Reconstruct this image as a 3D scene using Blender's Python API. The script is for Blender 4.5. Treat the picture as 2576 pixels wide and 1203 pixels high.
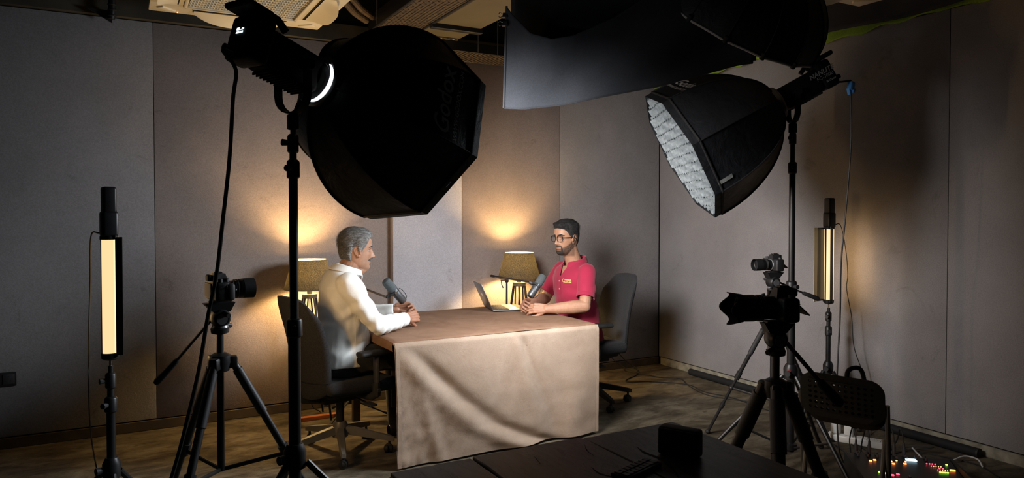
import bpy, bmesh, math, random
import numpy as np
from mathutils import Vector, Matrix, Quaternion, noise as mnoise
R = math.radians
random.seed(7)
for _o in list(bpy.data.objects):
    bpy.data.objects.remove(_o)
scene = bpy.context.scene
COL = scene.collection

# ------------------------------------------------------------------ camera
cam_d = bpy.data.cameras.new('camera')
cam_d.sensor_fit = 'HORIZONTAL'
cam_d.sensor_width = 36.0
cam_d.lens = 36.0 * 1810.0 / 2576.0
cam_d.shift_y = -35.5 / 2576.0
cam_d.clip_start = 0.05
cam = bpy.data.objects.new('camera', cam_d)
cam.location = (0, 0, 1.5)
cam.rotation_euler = (R(90 - 1.2), 0, R(-28.6))
COL.objects.link(cam)
scene.camera = cam

# ------------------------------------------------------------------ world, exposure, key lights
world = bpy.data.worlds.new('world')
scene.world = world
world.use_nodes = True
world.node_tree.nodes['Background'].inputs[0].default_value = (0.80, 0.87, 1.0, 1)
world.node_tree.nodes['Background'].inputs[1].default_value = 0.002
scene.view_settings.view_transform = 'Standard'
scene.view_settings.look = 'None'
scene.view_settings.gamma = 1.0
scene.view_settings.exposure = 0.85
scene.view_settings.use_curve_mapping = False

SOFT_L_C, SOFT_L_N = Vector((1.042, 2.857, 1.837)), Vector((0.8537, 0.4392, -0.2797)).normalized()
SOFT_R_C, SOFT_R_N = Vector((2.841, 3.129, 1.826)), Vector((-0.753, 0.4445, -0.4852)).normalized()

def area_light(name, loc, direction, size, power, color, spread=180, shape='DISK', size_y=None):
    l = bpy.data.lights.new(name, 'AREA')
    l.shape = shape
    l.size = size
    if size_y: l.size_y = size_y
    l.energy = power
    l.color = color
    l.spread = R(spread)
    o = bpy.data.objects.new(name, l)
    o.location = loc
    o.rotation_euler = Vector(direction).to_track_quat('-Z', 'Z').to_euler()
    COL.objects.link(o)
    return o

def point_light(name, loc, power, color, r):
    l = bpy.data.lights.new(name, 'POINT')
    l.energy = power; l.color = color; l.shadow_soft_size = r
    o = bpy.data.objects.new(name, l); o.location = loc
    COL.objects.link(o)
    return o

area_light('softbox_lamp', SOFT_L_C + SOFT_L_N * 0.02, SOFT_L_N, 0.74, 16.0, (1.0, 0.97, 0.95), 80)
area_light('softbox_lamp', SOFT_R_C + SOFT_R_N * 0.055, SOFT_R_N, 0.74, 19.0, (0.86, 0.93, 1.0), 116)

# ------------------------------------------------------------------ helpers
def vec(p): return Vector((p[0], p[1], p[2]))

def frame(direction, up=(0, 0, 1)):
    z = Vector(direction).normalized()
    u = Vector(up)
    if abs(z.dot(u.normalized())) > 0.999: u = Vector((1, 0, 0))
    x = u.cross(z).normalized()
    y = z.cross(x)
    return Matrix((x, y, z)).transposed()

def M4(rot=None, loc=(0, 0, 0)):
    m = (rot.to_4x4() if rot is not None else Matrix.Identity(4))
    m = m.copy(); m.translation = Vector(loc)
    return m

def Rz(a): return Matrix.Rotation(R(a), 4, 'Z')
def Rx(a): return Matrix.Rotation(R(a), 4, 'X')
def Ry(a): return Matrix.Rotation(R(a), 4, 'Y')
def Tr(x, y=None, z=None):
    if y is None: return Matrix.Translation(Vector(x))
    return Matrix.Translation((x, y, z))

class MB:
    """collects shapes; build() links them as one mesh object"""
    def __init__(s): s.v = []; s.f = []
    def add(s, vs, fs, m=None):
        n = len(s.v)
        if m is not None: vs = [m @ Vector(p) for p in vs]
        s.v += [tuple(p) for p in vs]
        s.f += [tuple(i + n for i in f) for f in fs]
        return s
    def box(s, c, d, m=None):
        x, y, z = c; a, b, h = d[0] / 2, d[1] / 2, d[2] / 2
        vs = [(x + i * a, y + j * b, z + k * h) for i in (-1, 1) for j in (-1, 1) for k in (-1, 1)]
        return s.add(vs, [(0, 1, 3, 2), (4, 6, 7, 5), (0, 4, 5, 1), (2, 3, 7, 6), (0, 2, 6, 4), (1, 5, 7, 3)], m)
    def rbox(s, c, d, r=0.01, seg=2, m=None):
        bm = bmesh.new()
        bmesh.ops.create_cube(bm, size=1)
        bmesh.ops.scale(bm, vec=Vector(d), verts=bm.verts)
        r = min(r, 0.49 * min(d))
        bmesh.ops.bevel(bm, geom=list(bm.edges), offset=r, segments=seg, profile=0.5, affect='EDGES')
        bmesh.ops.translate(bm, vec=Vector(c), verts=bm.verts)
        bm.verts.index_update()
        vs = [v.co.copy() for v in bm.verts]; fs = [[v.index for v in f.verts] for f in bm.faces]
        bm.free()
        return s.add(vs, fs, m)
    def tube(s, pts, r, seg=10, caps=True, m=None, flat=None):
        pts = [Vector(p) for p in pts]; n = len(pts)
        rr = r if isinstance(r, (list, tuple)) else [r] * n
        vs = []; fs = []
        t0 = (pts[1] - pts[0]).normalized()
        ref = Vector((0, 0, 1)) if abs(t0.z) < 0.9 else Vector((1, 0, 0))
        nrm = (ref - t0 * ref.dot(t0)).normalized()
        prev = t0
        for i in range(n):
            if i == 0: t = t0
            elif i == n - 1: t = (pts[-1] - pts[-2]).normalized()
            else:
                t = (pts[i + 1] - pts[i]).normalized() + (pts[i] - pts[i - 1]).normalized()
                t = t.normalized() if t.length > 1e-6 else prev
            q = prev.rotation_difference(t)
            nrm = q @ nrm; nrm = (nrm - t * nrm.dot(t)).normalized(); prev = t
            b = t.cross(nrm)
            for k in range(seg):
                a = 2 * math.pi * k / seg
                ca, sa = math.cos(a), math.sin(a)
                if flat: ca *= flat
                vs.append(pts[i] + (nrm * ca + b * sa) * rr[i])
        for i in range(n - 1):
            for k in range(seg):
                k2 = (k + 1) % seg
                fs.append((i * seg + k, i * seg + k2, (i + 1) * seg + k2, (i + 1) * seg + k))
        if caps:
            fs.append(tuple(range(seg))[::-1]); fs.append(tuple(range((n - 1) * seg, n * seg)))
        return s.add(vs, fs, m)
    def cyl(s, p0, p1, r0, r1=None, seg=16, m=None):
        return s.tube([p0, p1], [r0, r0 if r1 is None else r1], seg, True, m)
    def lathe(s, prof, seg=24, m=None, closed=False):
        """prof: list of (r, z) about local z"""
        vs = []; fs = []; n = len(prof)
        for r, z in prof:
            for k in range(seg):
                a = 2 * math.pi * k / seg
                vs.append((r * math.cos(a), r * math.sin(a), z))
        for i in range(n - 1 if not closed else n):
            j = (i + 1) % n
            for k in range(seg):
                k2 = (k + 1) % seg
                fs.append((i * seg + k, i * seg + k2, j * seg + k2, j * seg + k))
        if not closed:
            if prof[0][0] > 1e-5: fs.append(tuple(range(seg))[::-1])
            if prof[-1][0] > 1e-5: fs.append(tuple(range((n - 1) * seg, n * seg)))
        return s.add(vs, fs, m)
    def prism(s, poly, h0, h1, m=None):
        n = len(poly)
        vs = [(x, y, h0) for x, y in poly] + [(x, y, h1) for x, y in poly]
        fs = [tuple(range(n))[::-1], tuple(range(n, 2 * n))]
        fs += [(i, (i + 1) % n, n + (i + 1) % n, n + i) for i in range(n)]
        return s.add(vs, fs, m)
    def grid(s, fn, nu, nv, m=None, thick=None):
        """fn(u,v)->point, u,v in 0..1"""
        vs = [Vector(fn(i / nu, j / nv)) for j in range(nv + 1) for i in range(nu + 1)]
        w = nu + 1
        fs = [(j * w + i, j * w + i + 1, (j + 1) * w + i + 1, (j + 1) * w + i) for j in range(nv) for i in range(nu)]
        return s.add(vs, fs, m)
    def ball(s, c, r, seg=16, rings=10, m=None):
        if not isinstance(r, (list, tuple)): r = (r, r, r)
        vs = [(c[0], c[1], c[2] - r[2])]; fs = []
        for i in range(1, rings):
            t = -math.pi / 2 + math.pi * i / rings
            for k in range(seg):
                a = 2 * math.pi * k / seg
                vs.append((c[0] + r[0] * math.cos(t) * math.cos(a), c[1] + r[1] * math.cos(t) * math.sin(a), c[2] + r[2] * math.sin(t)))
        vs.append((c[0], c[1], c[2] + r[2])); top = len(vs) - 1
        for k in range(seg):
            k2 = (k + 1) % seg
            fs.append((0, 1 + k2, 1 + k))
            fs.append((top, 1 + (rings - 2) * seg + k, 1 + (rings - 2) * seg + k2))
            for i in range(rings - 2):
                fs.append((1 + i * seg + k, 1 + i * seg + k2, 1 + (i + 1) * seg + k2, 1 + (i + 1) * seg + k))
        return s.add(vs, fs, m)
    def mesh(s, name, angle=35, smooth=True):
        me = bpy.data.meshes.new(name)
        me.from_pydata(s.v, [], s.f)
        bm = bmesh.new(); bm.from_mesh(me)
        bmesh.ops.recalc_face_normals(bm, faces=bm.faces)
        bm.to_mesh(me); bm.free()
        if smooth:
            me.shade_smooth()
            me.set_sharp_from_angle(angle=R(angle))
        return me
    def build(s, name, mat, parent=None, angle=35, smooth=True, origin=None):
        if origin is not None:
            o = Vector(origin); s.v = [tuple(Vector(p) - o) for p in s.v]
        me = s.mesh(name, angle, smooth)
        if mat: me.materials.append(mat)
        ob = bpy.data.objects.new(name, me)
        COL.objects.link(ob)
        if parent is not None: ob.parent = parent
        elif origin is not None: ob.location = origin
        return ob

def tag(o, label=None, cat=None, group=None, kind=None):
    if label: o['label'] = label
    if cat: o['category'] = cat
    if group: o['group'] = group
    if kind: o['kind'] = kind
    return o

def thing(name, label, cat, loc=(0, 0, 0), rotz=0, group=None):
    o = bpy.data.objects.new(name, None)
    o.empty_display_size = 0.1
    COL.objects.link(o)
    o.location = loc; o.rotation_euler = (0, 0, R(rotz))
    return tag(o, label, cat, group)

class W:
    """thing whose parts are given in world coordinates"""
    def __init__(s, name, label, cat, loc, group=None):
        s.o = thing(name, label, cat, loc, 0, group); s.loc = Vector(loc)
    def part(s, name, mb, mat, angle=35, parent=None, smooth=True, kind=None, label=None):
        mb.v = [tuple(Vector(p) - s.loc) for p in mb.v]
        ob = mb.build(name, mat, parent or s.o, angle, smooth)
        return tag(ob, label, kind=kind)

def spline(pts, n=8):
    """Catmull-Rom through pts"""
    P = [Vector(p) for p in pts]
    P = [P[0] * 2 - P[1]] + P + [P[-1] * 2 - P[-2]]
    out = []
    for i in range(1, len(P) - 2):
        p0, p1, p2, p3 = P[i - 1], P[i], P[i + 1], P[i + 2]
        for k in range(n):
            t = k / n
            out.append(0.5 * ((2 * p1) + (p2 - p0) * t + (2 * p0 - 5 * p1 + 4 * p2 - p3) * t * t + (3 * p1 - p0 - 3 * p2 + p3) * t ** 3))
    out.append(P[-2])
    return out

def interp(x, xs, ys):
    return float(np.interp(x, xs, ys))

def sm(a, b, x):
    t = max(0.0, min(1.0, (x - a) / (b - a))); return t * t * (3 - 2 * t)

# ------------------------------------------------------------------ materials
MATS = {}
def nmat(name):
    m = bpy.data.materials.new(name); m.use_nodes = True
    nt = m.node_tree; b = nt.nodes['Principled BSDF']
    return m, nt, b

def pmat(name, col, rough=0.5, metal=0.0, spec=0.5, noise=None, bump=None, sheen=0.0, coat=0.0):
    """noise=(scale, amount[, detail]) colour mottling; bump=(scale, strength)"""
    if name in MATS: return MATS[name]
    m, nt, b = nmat(name)
    b.inputs['Base Color'].default_value = (*col, 1)
    b.inputs['Roughness'].default_value = rough
    b.inputs['Metallic'].default_value = metal
    b.inputs['Specular IOR Level'].default_value = spec
    if sheen: b.inputs['Sheen Weight'].default_value = sheen
    if coat: b.inputs['Coat Weight'].default_value = coat
    tc = nt.nodes.new('ShaderNodeTexCoord')
    if noise is None: noise = (6.0, 0.12)
    nz = nt.nodes.new('ShaderNodeTexNoise')
    nz.inputs['Scale'].default_value = noise[0]; nz.inputs['Detail'].default_value = noise[2] if len(noise) > 2 else 4
    nt.links.new(tc.outputs['Object'], nz.inputs['Vector'])
    rp = nt.nodes.new('ShaderNodeValToRGB')
    a = noise[1]
    rp.color_ramp.elements[0].position = 0.3; rp.color_ramp.elements[1].position = 0.7
    rp.color_ramp.elements[0].color = (*[c * (1 - a) for c in col], 1)
    rp.color_ramp.elements[1].color = (*[min(1, c * (1 + a)) for c in col], 1)
    nt.links.new(nz.outputs['Fac'], rp.inputs['Fac']); nt.links.new(rp.outputs['Color'], b.inputs['Base Color'])
    if bump:
        n2 = nt.nodes.new('ShaderNodeTexNoise'); n2.inputs['Scale'].default_value = bump[0]; n2.inputs['Detail'].default_value = 6
        nt.links.new(tc.outputs['Object'], n2.inputs['Vector'])
        bp = nt.nodes.new('ShaderNodeBump'); bp.inputs['Strength'].default_value = bump[1]; bp.inputs['Distance'].default_value = 0.005
        nt.links.new(n2.outputs['Fac'], bp.inputs['Height']); nt.links.new(bp.outputs['Normal'], b.inputs['Normal'])
    MATS[name] = m
    return m

def emat(name, col, strength):
    if name in MATS: return MATS[name]
    m, nt, b = nmat(name)
    b.inputs['Base Color'].default_value = (*[min(1, c) for c in col], 1)
    b.inputs['Emission Color'].default_value = (*col, 1)
    b.inputs['Emission Strength'].default_value = strength
    MATS[name] = m
    return m

def ramp_mix(nt, fac, stops):
    rp = nt.nodes.new('ShaderNodeValToRGB')
    els = rp.color_ramp.elements
    while len(els) < len(stops): els.new(0.5)
    for e, (p, c) in zip(els, stops): e.position = p; e.color = (*c, 1)
    nt.links.new(fac, rp.inputs['Fac'])
    return rp.outputs['Color']

def noise_node(nt, vec_out, scale, detail=4, rough=0.5, dist=0.0):
    n = nt.nodes.new('ShaderNodeTexNoise')
    n.inputs['Scale'].default_value = scale; n.inputs['Detail'].default_value = detail
    n.inputs['Roughness'].default_value = rough; n.inputs['Distortion'].default_value = dist
    nt.links.new(vec_out, n.inputs['Vector'])
    return n.outputs['Fac']

def add_bump(nt, b, height, strength, dist=0.005):
    bp = nt.nodes.new('ShaderNodeBump'); bp.inputs['Strength'].default_value = strength; bp.inputs['Distance'].default_value = dist
    nt.links.new(height, bp.inputs['Height']); nt.links.new(bp.outputs['Normal'], b.inputs['Normal'])

def mul_mix(nt, a, bcol, fac=1.0):
    mx = nt.nodes.new('ShaderNodeMix'); mx.data_type = 'RGBA'; mx.blend_type = 'MULTIPLY'
    mx.inputs[0].default_value = fac
    nt.links.new(a, mx.inputs[6]); nt.links.new(bcol, mx.inputs[7])
    return mx.outputs[2]

def wall_fabric(name, base):
    m, nt, b = nmat(name)
    tc = nt.nodes.new('ShaderNodeTexCoord'); v = tc.outputs['Object']
    big = noise_node(nt, v, 1.6, 5, 0.6)
    c1 = ramp_mix(nt, big, [(0.3, [c * 0.86 for c in base]), (0.7, [c * 1.12 for c in base])])
    fine = noise_node(nt, v, 150, 5, 0.7)
    c2 = ramp_mix(nt, fine, [(0.25, (0.72, 0.72, 0.72)), (0.75, (1.2, 1.2, 1.2))])
    scuff = noise_node(nt, v, 3.2, 8, 0.75, 1.5)
    c3 = ramp_mix(nt, scuff, [(0.28, (0.72, 0.7, 0.68)), (0.4, (1, 1, 1)), (0.64, (1, 1, 1)), (0.75, (1.12, 1.12, 1.12))])
    nt.links.new(mul_mix(nt, mul_mix(nt, c1, c2), c3), b.inputs['Base Color'])
    b.inputs['Roughness'].default_value = 0.95
    b.inputs['Specular IOR Level'].default_value = 0.15
    add_bump(nt, b, fine, 0.35, 0.004)
    return m

M_wall = wall_fabric('wall_fabric', (0.34, 0.275, 0.245))
M_wall2 = wall_fabric('wall_fabric_grey', (0.265, 0.248, 0.250))
M_pil = wall_fabric('wall_fabric_pale', (0.62, 0.595, 0.62))
M_black = pmat('black_metal', (0.012, 0.012, 0.013), 0.42, 0.0, 0.5, (20, 0.2))
M_blackm = pmat('black_matte', (0.010, 0.010, 0.011), 0.75, 0, 0.3, (30, 0.2))
M_rubber = pmat('black_rubber', (0.014, 0.014, 0.014), 0.65, 0, 0.4, (40, 0.2))
M_dgrey = pmat('dark_grey_plastic', (0.028, 0.028, 0.03), 0.5, 0, 0.5, (60, 0.15), (200, 0.1))
M_grey = pmat('grey_metal', (0.22, 0.22, 0.225), 0.4, 0.6, 0.5, (30, 0.1))
M_chrome = pmat('chrome', (0.7, 0.7, 0.72), 0.18, 1.0, 0.5, (10, 0.05))
M_ceil = pmat('black_ceiling_paint', (0.014, 0.0135, 0.013), 0.8, 0, 0.25, (3, 0.35), (8, 0.3))
TEXT_L, TEXT_L_FLIP = 3, True
TEXT_R, TEXT_R_FLIP = 1, True
# ------------------------------------------------------------------ floor, walls, ceiling
def floor_mat():
    m, nt, b = nmat('mottled_carpet')
    tc = nt.nodes.new('ShaderNodeTexCoord'); v = tc.outputs['Object']
    mp = nt.nodes.new('ShaderNodeMapping'); mp.inputs['Scale'].default_value = (1.0, 2.1, 1); mp.inputs['Rotation'].default_value = (0, 0, 0.45)
    nt.links.new(v, mp.inputs['Vector'])
    n1 = noise_node(nt, mp.outputs['Vector'], 2.3, 8, 0.62, 1.1)
    c1 = ramp_mix(nt, n1, [(0.28, (0.036, 0.028, 0.018)), (0.44, (0.085, 0.067, 0.043)), (0.60, (0.160, 0.132, 0.090)), (0.75, (0.22, 0.187, 0.135))])
    n2 = noise_node(nt, mp.outputs['Vector'], 9, 6, 0.7, 0.8)
    c2 = ramp_mix(nt, n2, [(0.33, (0.55, 0.53, 0.50)), (0.5, (1, 1, 1)), (0.7, (1.15, 1.15, 1.15))])
    n3 = noise_node(nt, v, 260, 3, 0.8)
    c3 = ramp_mix(nt, n3, [(0.2, (0.6, 0.6, 0.6)), (0.8, (1.25, 1.25, 1.25))])
    nt.links.new(mul_mix(nt, mul_mix(nt, c1, c2), c3), b.inputs['Base Color'])
    b.inputs['Roughness'].default_value = 0.9; b.inputs['Specular IOR Level'].default_value = 0.2
    add_bump(nt, b, n3, 0.5, 0.006)
    return m

tag(MB().box((1.9, 2.0, -0.05), (5.8, 7.0, 0.1)).build('floor', floor_mat()), 'mottled brown and grey carpet floor', kind='structure')
tag(MB().box((1.9, 2.0, 3.35), (5.8, 7.2, 0.1)).build('ceiling', M_ceil), 'black painted ceiling above the ducts', kind='structure')

WY, WX = 5.45, 4.60        # faces of the back and the right wall
PT, PB = 2.765, 0.075      # top and bottom of the fabric panels
wb = tag(MB().box((1.85, WY + 0.075, 1.65), (5.75, 0.10, 3.3)).build('wall_back', M_ceil), 'dark wall behind the fabric panels', kind='structure')
wr = tag(MB().box((WX + 0.075, 2.0, 1.65), (0.10, 7.1, 3.3)).build('wall_right', M_ceil), 'dark right wall behind the fabric panels', kind='structure')

def panel(x0, x1, y, parent, mat, z0=PB, z1=PT, t=0.025):
    g = 0.0015
    mb = MB().rbox(((x0 + x1) / 2, y + t / 2, (z0 + z1) / 2), (x1 - x0 - 2 * g, t, z1 - z0), 0.004, 2)
    return mb.build('panel', mat, parent)
panel(-1.00, 0.209, WY, wb, M_wall2)
panel(0.209, 1.89, WY, wb, M_wall)
panel(2.45, 3.458, WY, wb, M_wall)
panel(3.458, WX - 0.002, WY, wb, M_wall2)
MB().rbox((2.172, WY - 0.02, (PB + PT) / 2), (0.592, 0.09, PT - PB), 0.005, 2).build('pilaster_panel', M_pil, wb)
def rpanel(y0, y1):
    MB().rbox((WX + 0.0125, (y0 + y1) / 2, (PB + PT) / 2), (0.025, y1 - y0 - 0.003, PT - PB), 0.004, 2).build('panel', M_wall2, wr)
rpanel(2.676, WY - 0.003); rpanel(0.9, 2.676); rpanel(-0.9, 0.9)

M_skirt = pmat('brown_skirting', (0.075, 0.058, 0.045), 0.7, 0, 0.3, (7, 0.3))
M_cream = pmat('dusty_cream_skirting', (0.24, 0.22, 0.17), 0.7, 0, 0.3, (14, 0.5, 8))
tag(MB().rbox((1.8, WY + 0.006, 0.034), (5.6, 0.02, 0.068), 0.003, 1).build('baseboard_back', M_skirt), 'dark brown skirting below the back wall panels', kind='structure')
tag(MB().rbox((WX + 0.006, 2.27, 0.034), (0.02, 6.3, 0.068), 0.003, 1).build('baseboard_right', M_cream), 'dusty cream skirting below the right wall panels', kind='structure')
M_trim = pmat('olive_trim', (0.045, 0.040, 0.030), 0.6, 0, 0.4, (5, 0.4))
tag(MB().rbox((1.85, WY - 0.005, PT + 0.075), (5.6, 0.05, 0.14), 0.006, 1).build('trim_1', M_trim), 'dark ledge running along the top of the back wall panels', kind='structure')
tag(MB().rbox((WX + 0.005, 2.2, PT + 0.075), (0.05, 6.3, 0.14), 0.006, 1).build('trim_2', M_ceil), 'black ledge along the top of the right wall panels', kind='structure')

# wall sockets with plugs
M_plug = pmat('white_plastic', (0.72, 0.72, 0.70), 0.4, 0, 0.5, (30, 0.05))
def wall_socket(x, y, w, z, label, holes=True):
    t = thing('wall_socket', label, 'socket', (x, y, z))
    MB().rbox((0, -0.006, 0), (w, 0.012, 0.088), 0.004, 2).build('plate', M_blackm, t)
    n = max(1, round(w / 0.085))
    for i in range(n):
        cx = -w / 2 + w * (i + 0.5) / n
        fc = MB().rbox((cx, -0.0135, 0), (0.062, 0.005, 0.062), 0.004, 2).build('faceplate', M_dgrey, t)
        for dx, dz in ((0, 0.016), (-0.011, -0.01), (0.011, -0.01)):
            MB().cyl((cx + dx, -0.0162, dz), (cx + dx, -0.0158, dz), 0.0035, seg=8).build('socket_hole', M_rubber, fc)
    return t
wall_socket(3.93, WY, 0.24, 0.40, 'black wall socket with white plugs behind the right office chair')
wall_socket(-0.66, WY, 0.16, 0.44, 'black wall socket at the far left of the back wall')
def plug(x, z, label):
    t = thing('power_plug', label, 'plug', (x, WY - 0.0165, z), 0, 'white plugs in the wall socket')
    MB().rbox((0, -0.017, 0), (0.048, 0.034, 0.052), 0.011, 3).build('plug_body', M_plug, t)
    MB().cyl((0, -0.020, -0.024), (0, -0.024, -0.045), 0.006, 0.004, 10).build('cord_grip', M_plug, t)
    return t
plug(3.865, 0.398, 'white plug in the wall socket nearest the office chair')
plug(3.975, 0.400, 'white plug at the right end of the wall socket')
# ------------------------------------------------------------------ things under the ceiling
def perf_sheet(mb, x0, x1, y0, y1, z, nx, ny, hr=0.3, seg=6, m=None, stagger=True, slot=1.0):
    """flat sheet with real round holes"""
    dx, dy = (x1 - x0) / nx, (y1 - y0) / ny
    for i in range(nx):
        for j in range(ny):
            cx, cy = x0 + (i + 0.5) * dx, y0 + (j + 0.5) * dy
            sh = (0.12 if (i % 2) else -0.12) * dy if stagger else 0
            n = seg
            outer = []
            inner = []
            for k in range(4):
                sx, sy = ((-1, -1), (1, -1), (1, 1), (-1, 1))[k]
                outer.append((cx + sx * dx / 2, cy + sy * dy / 2, z))
            for k in range(8):
                a = R(-157.5 + 45 * k)
                inner.append((cx + hr * dx * math.cos(a), cy + sh + hr * dy * slot * math.sin(a), z))
            vs = outer + inner
            fs = []
            for k in range(4):
                a0, a1 = 4 + 2 * k, 4 + 2 * k + 1
                nk = (k + 1) % 4
                fs.append((k, nk, a1)) if False else None
                fs.append((k, a1, a0))
                fs.append((k, nk, a1))
                fs.append((nk, 4 + (2 * k + 2) % 8, a1))
            mb.add(vs, fs, m)
    return mb

M_ac = pmat('cream_plastic', (0.86, 0.79, 0.62), 0.45, 0, 0.4, (4, 0.06))
M_tray = pmat('rusty_tray_metal', (0.105, 0.082, 0.062), 0.5, 0.3, 0.5, (25, 0.45, 8))
M_duct = pmat('olive_duct', (0.135, 0.118, 0.080), 0.5, 0.0, 0.4, (3, 0.15))

def air_conditioner(x0, x1, y0, y1, z, label):
    cx, cy = (x0 + x1) / 2, (y0 + y1) / 2
    w, l = x1 - x0, y1 - y0
    t = thing('air_conditioner', label, 'air conditioner', (cx, cy, z))
    # ceiling cassette: frame with a square opening
    gw = 0.31
    mb = MB()
    for (a, b, c, d) in ((-w / 2, w / 2, gw, l / 2), (-w / 2, w / 2, -l / 2, -gw), (-w / 2, -gw, -gw, gw), (gw, w / 2, -gw, gw)):
        mb.rbox(((a + b) / 2, (c + d) / 2, 0.02), (abs(b - a), abs(d - c), 0.04), 0.008, 2)
    mb.build('panel_frame', M_ac, t)
    MB().rbox((0, 0, 0.16), (w * 0.86, l * 0.86, 0.24), 0.02, 2).build('housing', M_black, t)
    MB().box((0, 0, 0.036), (2 * gw + 0.02, 2 * gw + 0.02, 0.006)).build('filter', M_blackm, t)
    g = MB()
    for i in range(37):
        x = -gw + 0.015 + (2 * gw - 0.03) * i / 36
        g.box((x, 0, 0.006), (0.0048, 2 * gw - 0.01, 0.012))
    tag(g.build('grille_slats', M_ac, t, smooth=False), kind='stuff')
    for j in range(13):
        y = -gw + 0.012 + (2 * gw - 0.024) * j / 12
        MB().box((0, y, 0.001), (2 * gw - 0.01, 0.009, 0.012)).build('grille_bar', M_ac, t, smooth=False)
    for s in (-1, 1):
        MB().rbox((s * (gw + 0.012), 0, -0.003), (0.02, 2 * gw + 0.04, 0.016), 0.005, 2).build('grille_rim', M_ac, t)
        MB().rbox((0, s * (gw + 0.012), -0.003), (2 * gw + 0.04, 0.02, 0.016), 0.005, 2).build('grille_rim', M_ac, t)
    # four outlet flaps, curved, opened a little
    for k in range(4):
        m = Rz(90 * k) @ Tr(0, gw + 0.105, -0.004)
        pts = []
        fl = MB()
        def fn(u, v):
            x = (u - 0.5) * 0.54
            e = 1 - (abs(2 * u - 1)) ** 3
            y = -0.045 + 0.115 * v * (0.55 + 0.45 * e)
            zz = -0.006 - 0.052 * (v ** 1.6) * e
            return (x, y, zz)
        fl.grid(fn, 16, 6, m)
        fb = MB(); fb.v = list(fl.v); fb.f = list(fl.f)
        n = len(fl.v)
        up = [(p[0], p[1], p[2] + 0.007) for p in fl.v]
        fb.add(up, [tuple(reversed(f)) for f in fl.f])
        fb.build('louvre_flap', M_ac, t)
        MB().rbox((0, 0, 0.0), (0.56, 0.02, 0.006), 0.002, 1, Rz(90 * k) @ Tr(0, gw + 0.06, -0.001)).build('outlet_slot', M_blackm, t)
    for k in range(4):
        m = Rz(90 * k) @ Tr(gw + 0.11, gw + 0.11, -0.002)
        MB().rbox((0, 0, 0), (0.11, 0.05, 0.014), 0.006, 3, m @ Rz(-45)).build('corner_cover', M_ac, t)
    MB().ball((-w / 2 + 0.16, l / 2 - 0.035, -0.002), 0.004, 8, 6).build('indicator_light', emat('orange_led', (1.0, 0.35, 0.15), 1.5), t)
    return t
air_conditioner(0.165, 1.195, 3.92, 4.945, 2.72, 'cream ceiling air conditioner with square grille beside the cable tray')
air_conditioner(2.89, 3.915, 1.80, 2.825, 2.72, 'second ceiling air conditioner, one cream corner peeping out above the right softbox')

# cable tray that runs towards the back wall, with a flat duct beside it
t = W('cable_tray', 'perforated brown cable tray running beside the duct towards the back wall', 'cable tray', (1.765, 5.0, 2.80))
sheet = perf_sheet(MB(), 1.615, 1.915, 2.6, 5.10, 2.80, 11, 92, 0.30, slot=0.75)
tag(t.part('tray_base', sheet, M_tray, smooth=False))
for x in (1.605, 1.925):
    t.part('side_rail', MB().rbox((x, 3.85, 2.845), (0.02, 2.5, 0.11), 0.004, 1), M_black)
for y in (4.9, 3.9, 2.9):
    t.part('hanger_rod', MB().cyl((1.595, y, 2.80), (1.595, y, 3.3), 0.005, seg=8), M_grey)
t = W('cable_tray', 'perforated cable tray crossing along the top of the back wall', 'cable tray', (2.6, 5.2, 2.715))
sheet = perf_sheet(MB(), 1.80, 4.2, 5.06, 5.38, 2.715, 76, 10, 0.36, slot=0.95)
t.part('tray_base', sheet, M_tray, smooth=False)
for y in (5.05, 5.39):
    t.part('side_rail', MB().rbox((3.0, y, 2.75), (2.4, 0.016, 0.075), 0.004, 1), M_black)
for x in (2.45, 2.62, 3.4):
    t.part('hanger_rod', MB().cyl((x, 5.04, 2.72), (x, 5.04, 3.3), 0.004, seg=8), M_grey)

t = W('air_duct', 'flat olive air duct with a taped dark joint beside the cable tray', 'duct', (2.1, 4.0, 2.80))
t.part('duct_body', MB().rbox((2.12, 3.30, 2.90), (0.355, 2.76, 0.20), 0.008, 1), M_duct)
t.part('duct_end', MB().rbox((2.125, 4.905, 2.90), (0.34, 0.37, 0.19), 0.006, 1), M_duct)
t.part('joint_band', MB().rbox((2.115, 4.70, 2.885), (0.40, 0.06, 0.235), 0.012, 2), M_black)
t.part('foil_tape', MB().rbox((2.125, 5.085, 2.865), (0.345, 0.02, 0.13), 0.003, 1), pmat('foil', (0.42, 0.38, 0.30), 0.35, 0.7, 0.5, (40, 0.4), (60, 0.9)))

# hose lagging beside the air conditioner
t = W('pipe_bundle', 'taped pipe bundle leading from the air conditioner to the cable tray', 'pipe', (1.4, 4.9, 2.8))
for k, (dx, dz) in enumerate(((0, 0), (0.05, 0.03), (-0.02, 0.06))):
    pts = spline([(1.16 + dx, 4.62, 2.86 + dz), (1.30 + dx, 4.72, 2.88 + dz), (1.42 + dx, 4.86, 2.85 + dz), (1.55 + dx, 5.0, 2.84 + dz)], 6)
    t.part('pipe', MB().tube(pts, 0.022, 10), pmat('brown_lagging', (0.10, 0.065, 0.035), 0.5, 0, 0.5, (30, 0.5), (40, 0.6)))
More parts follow.
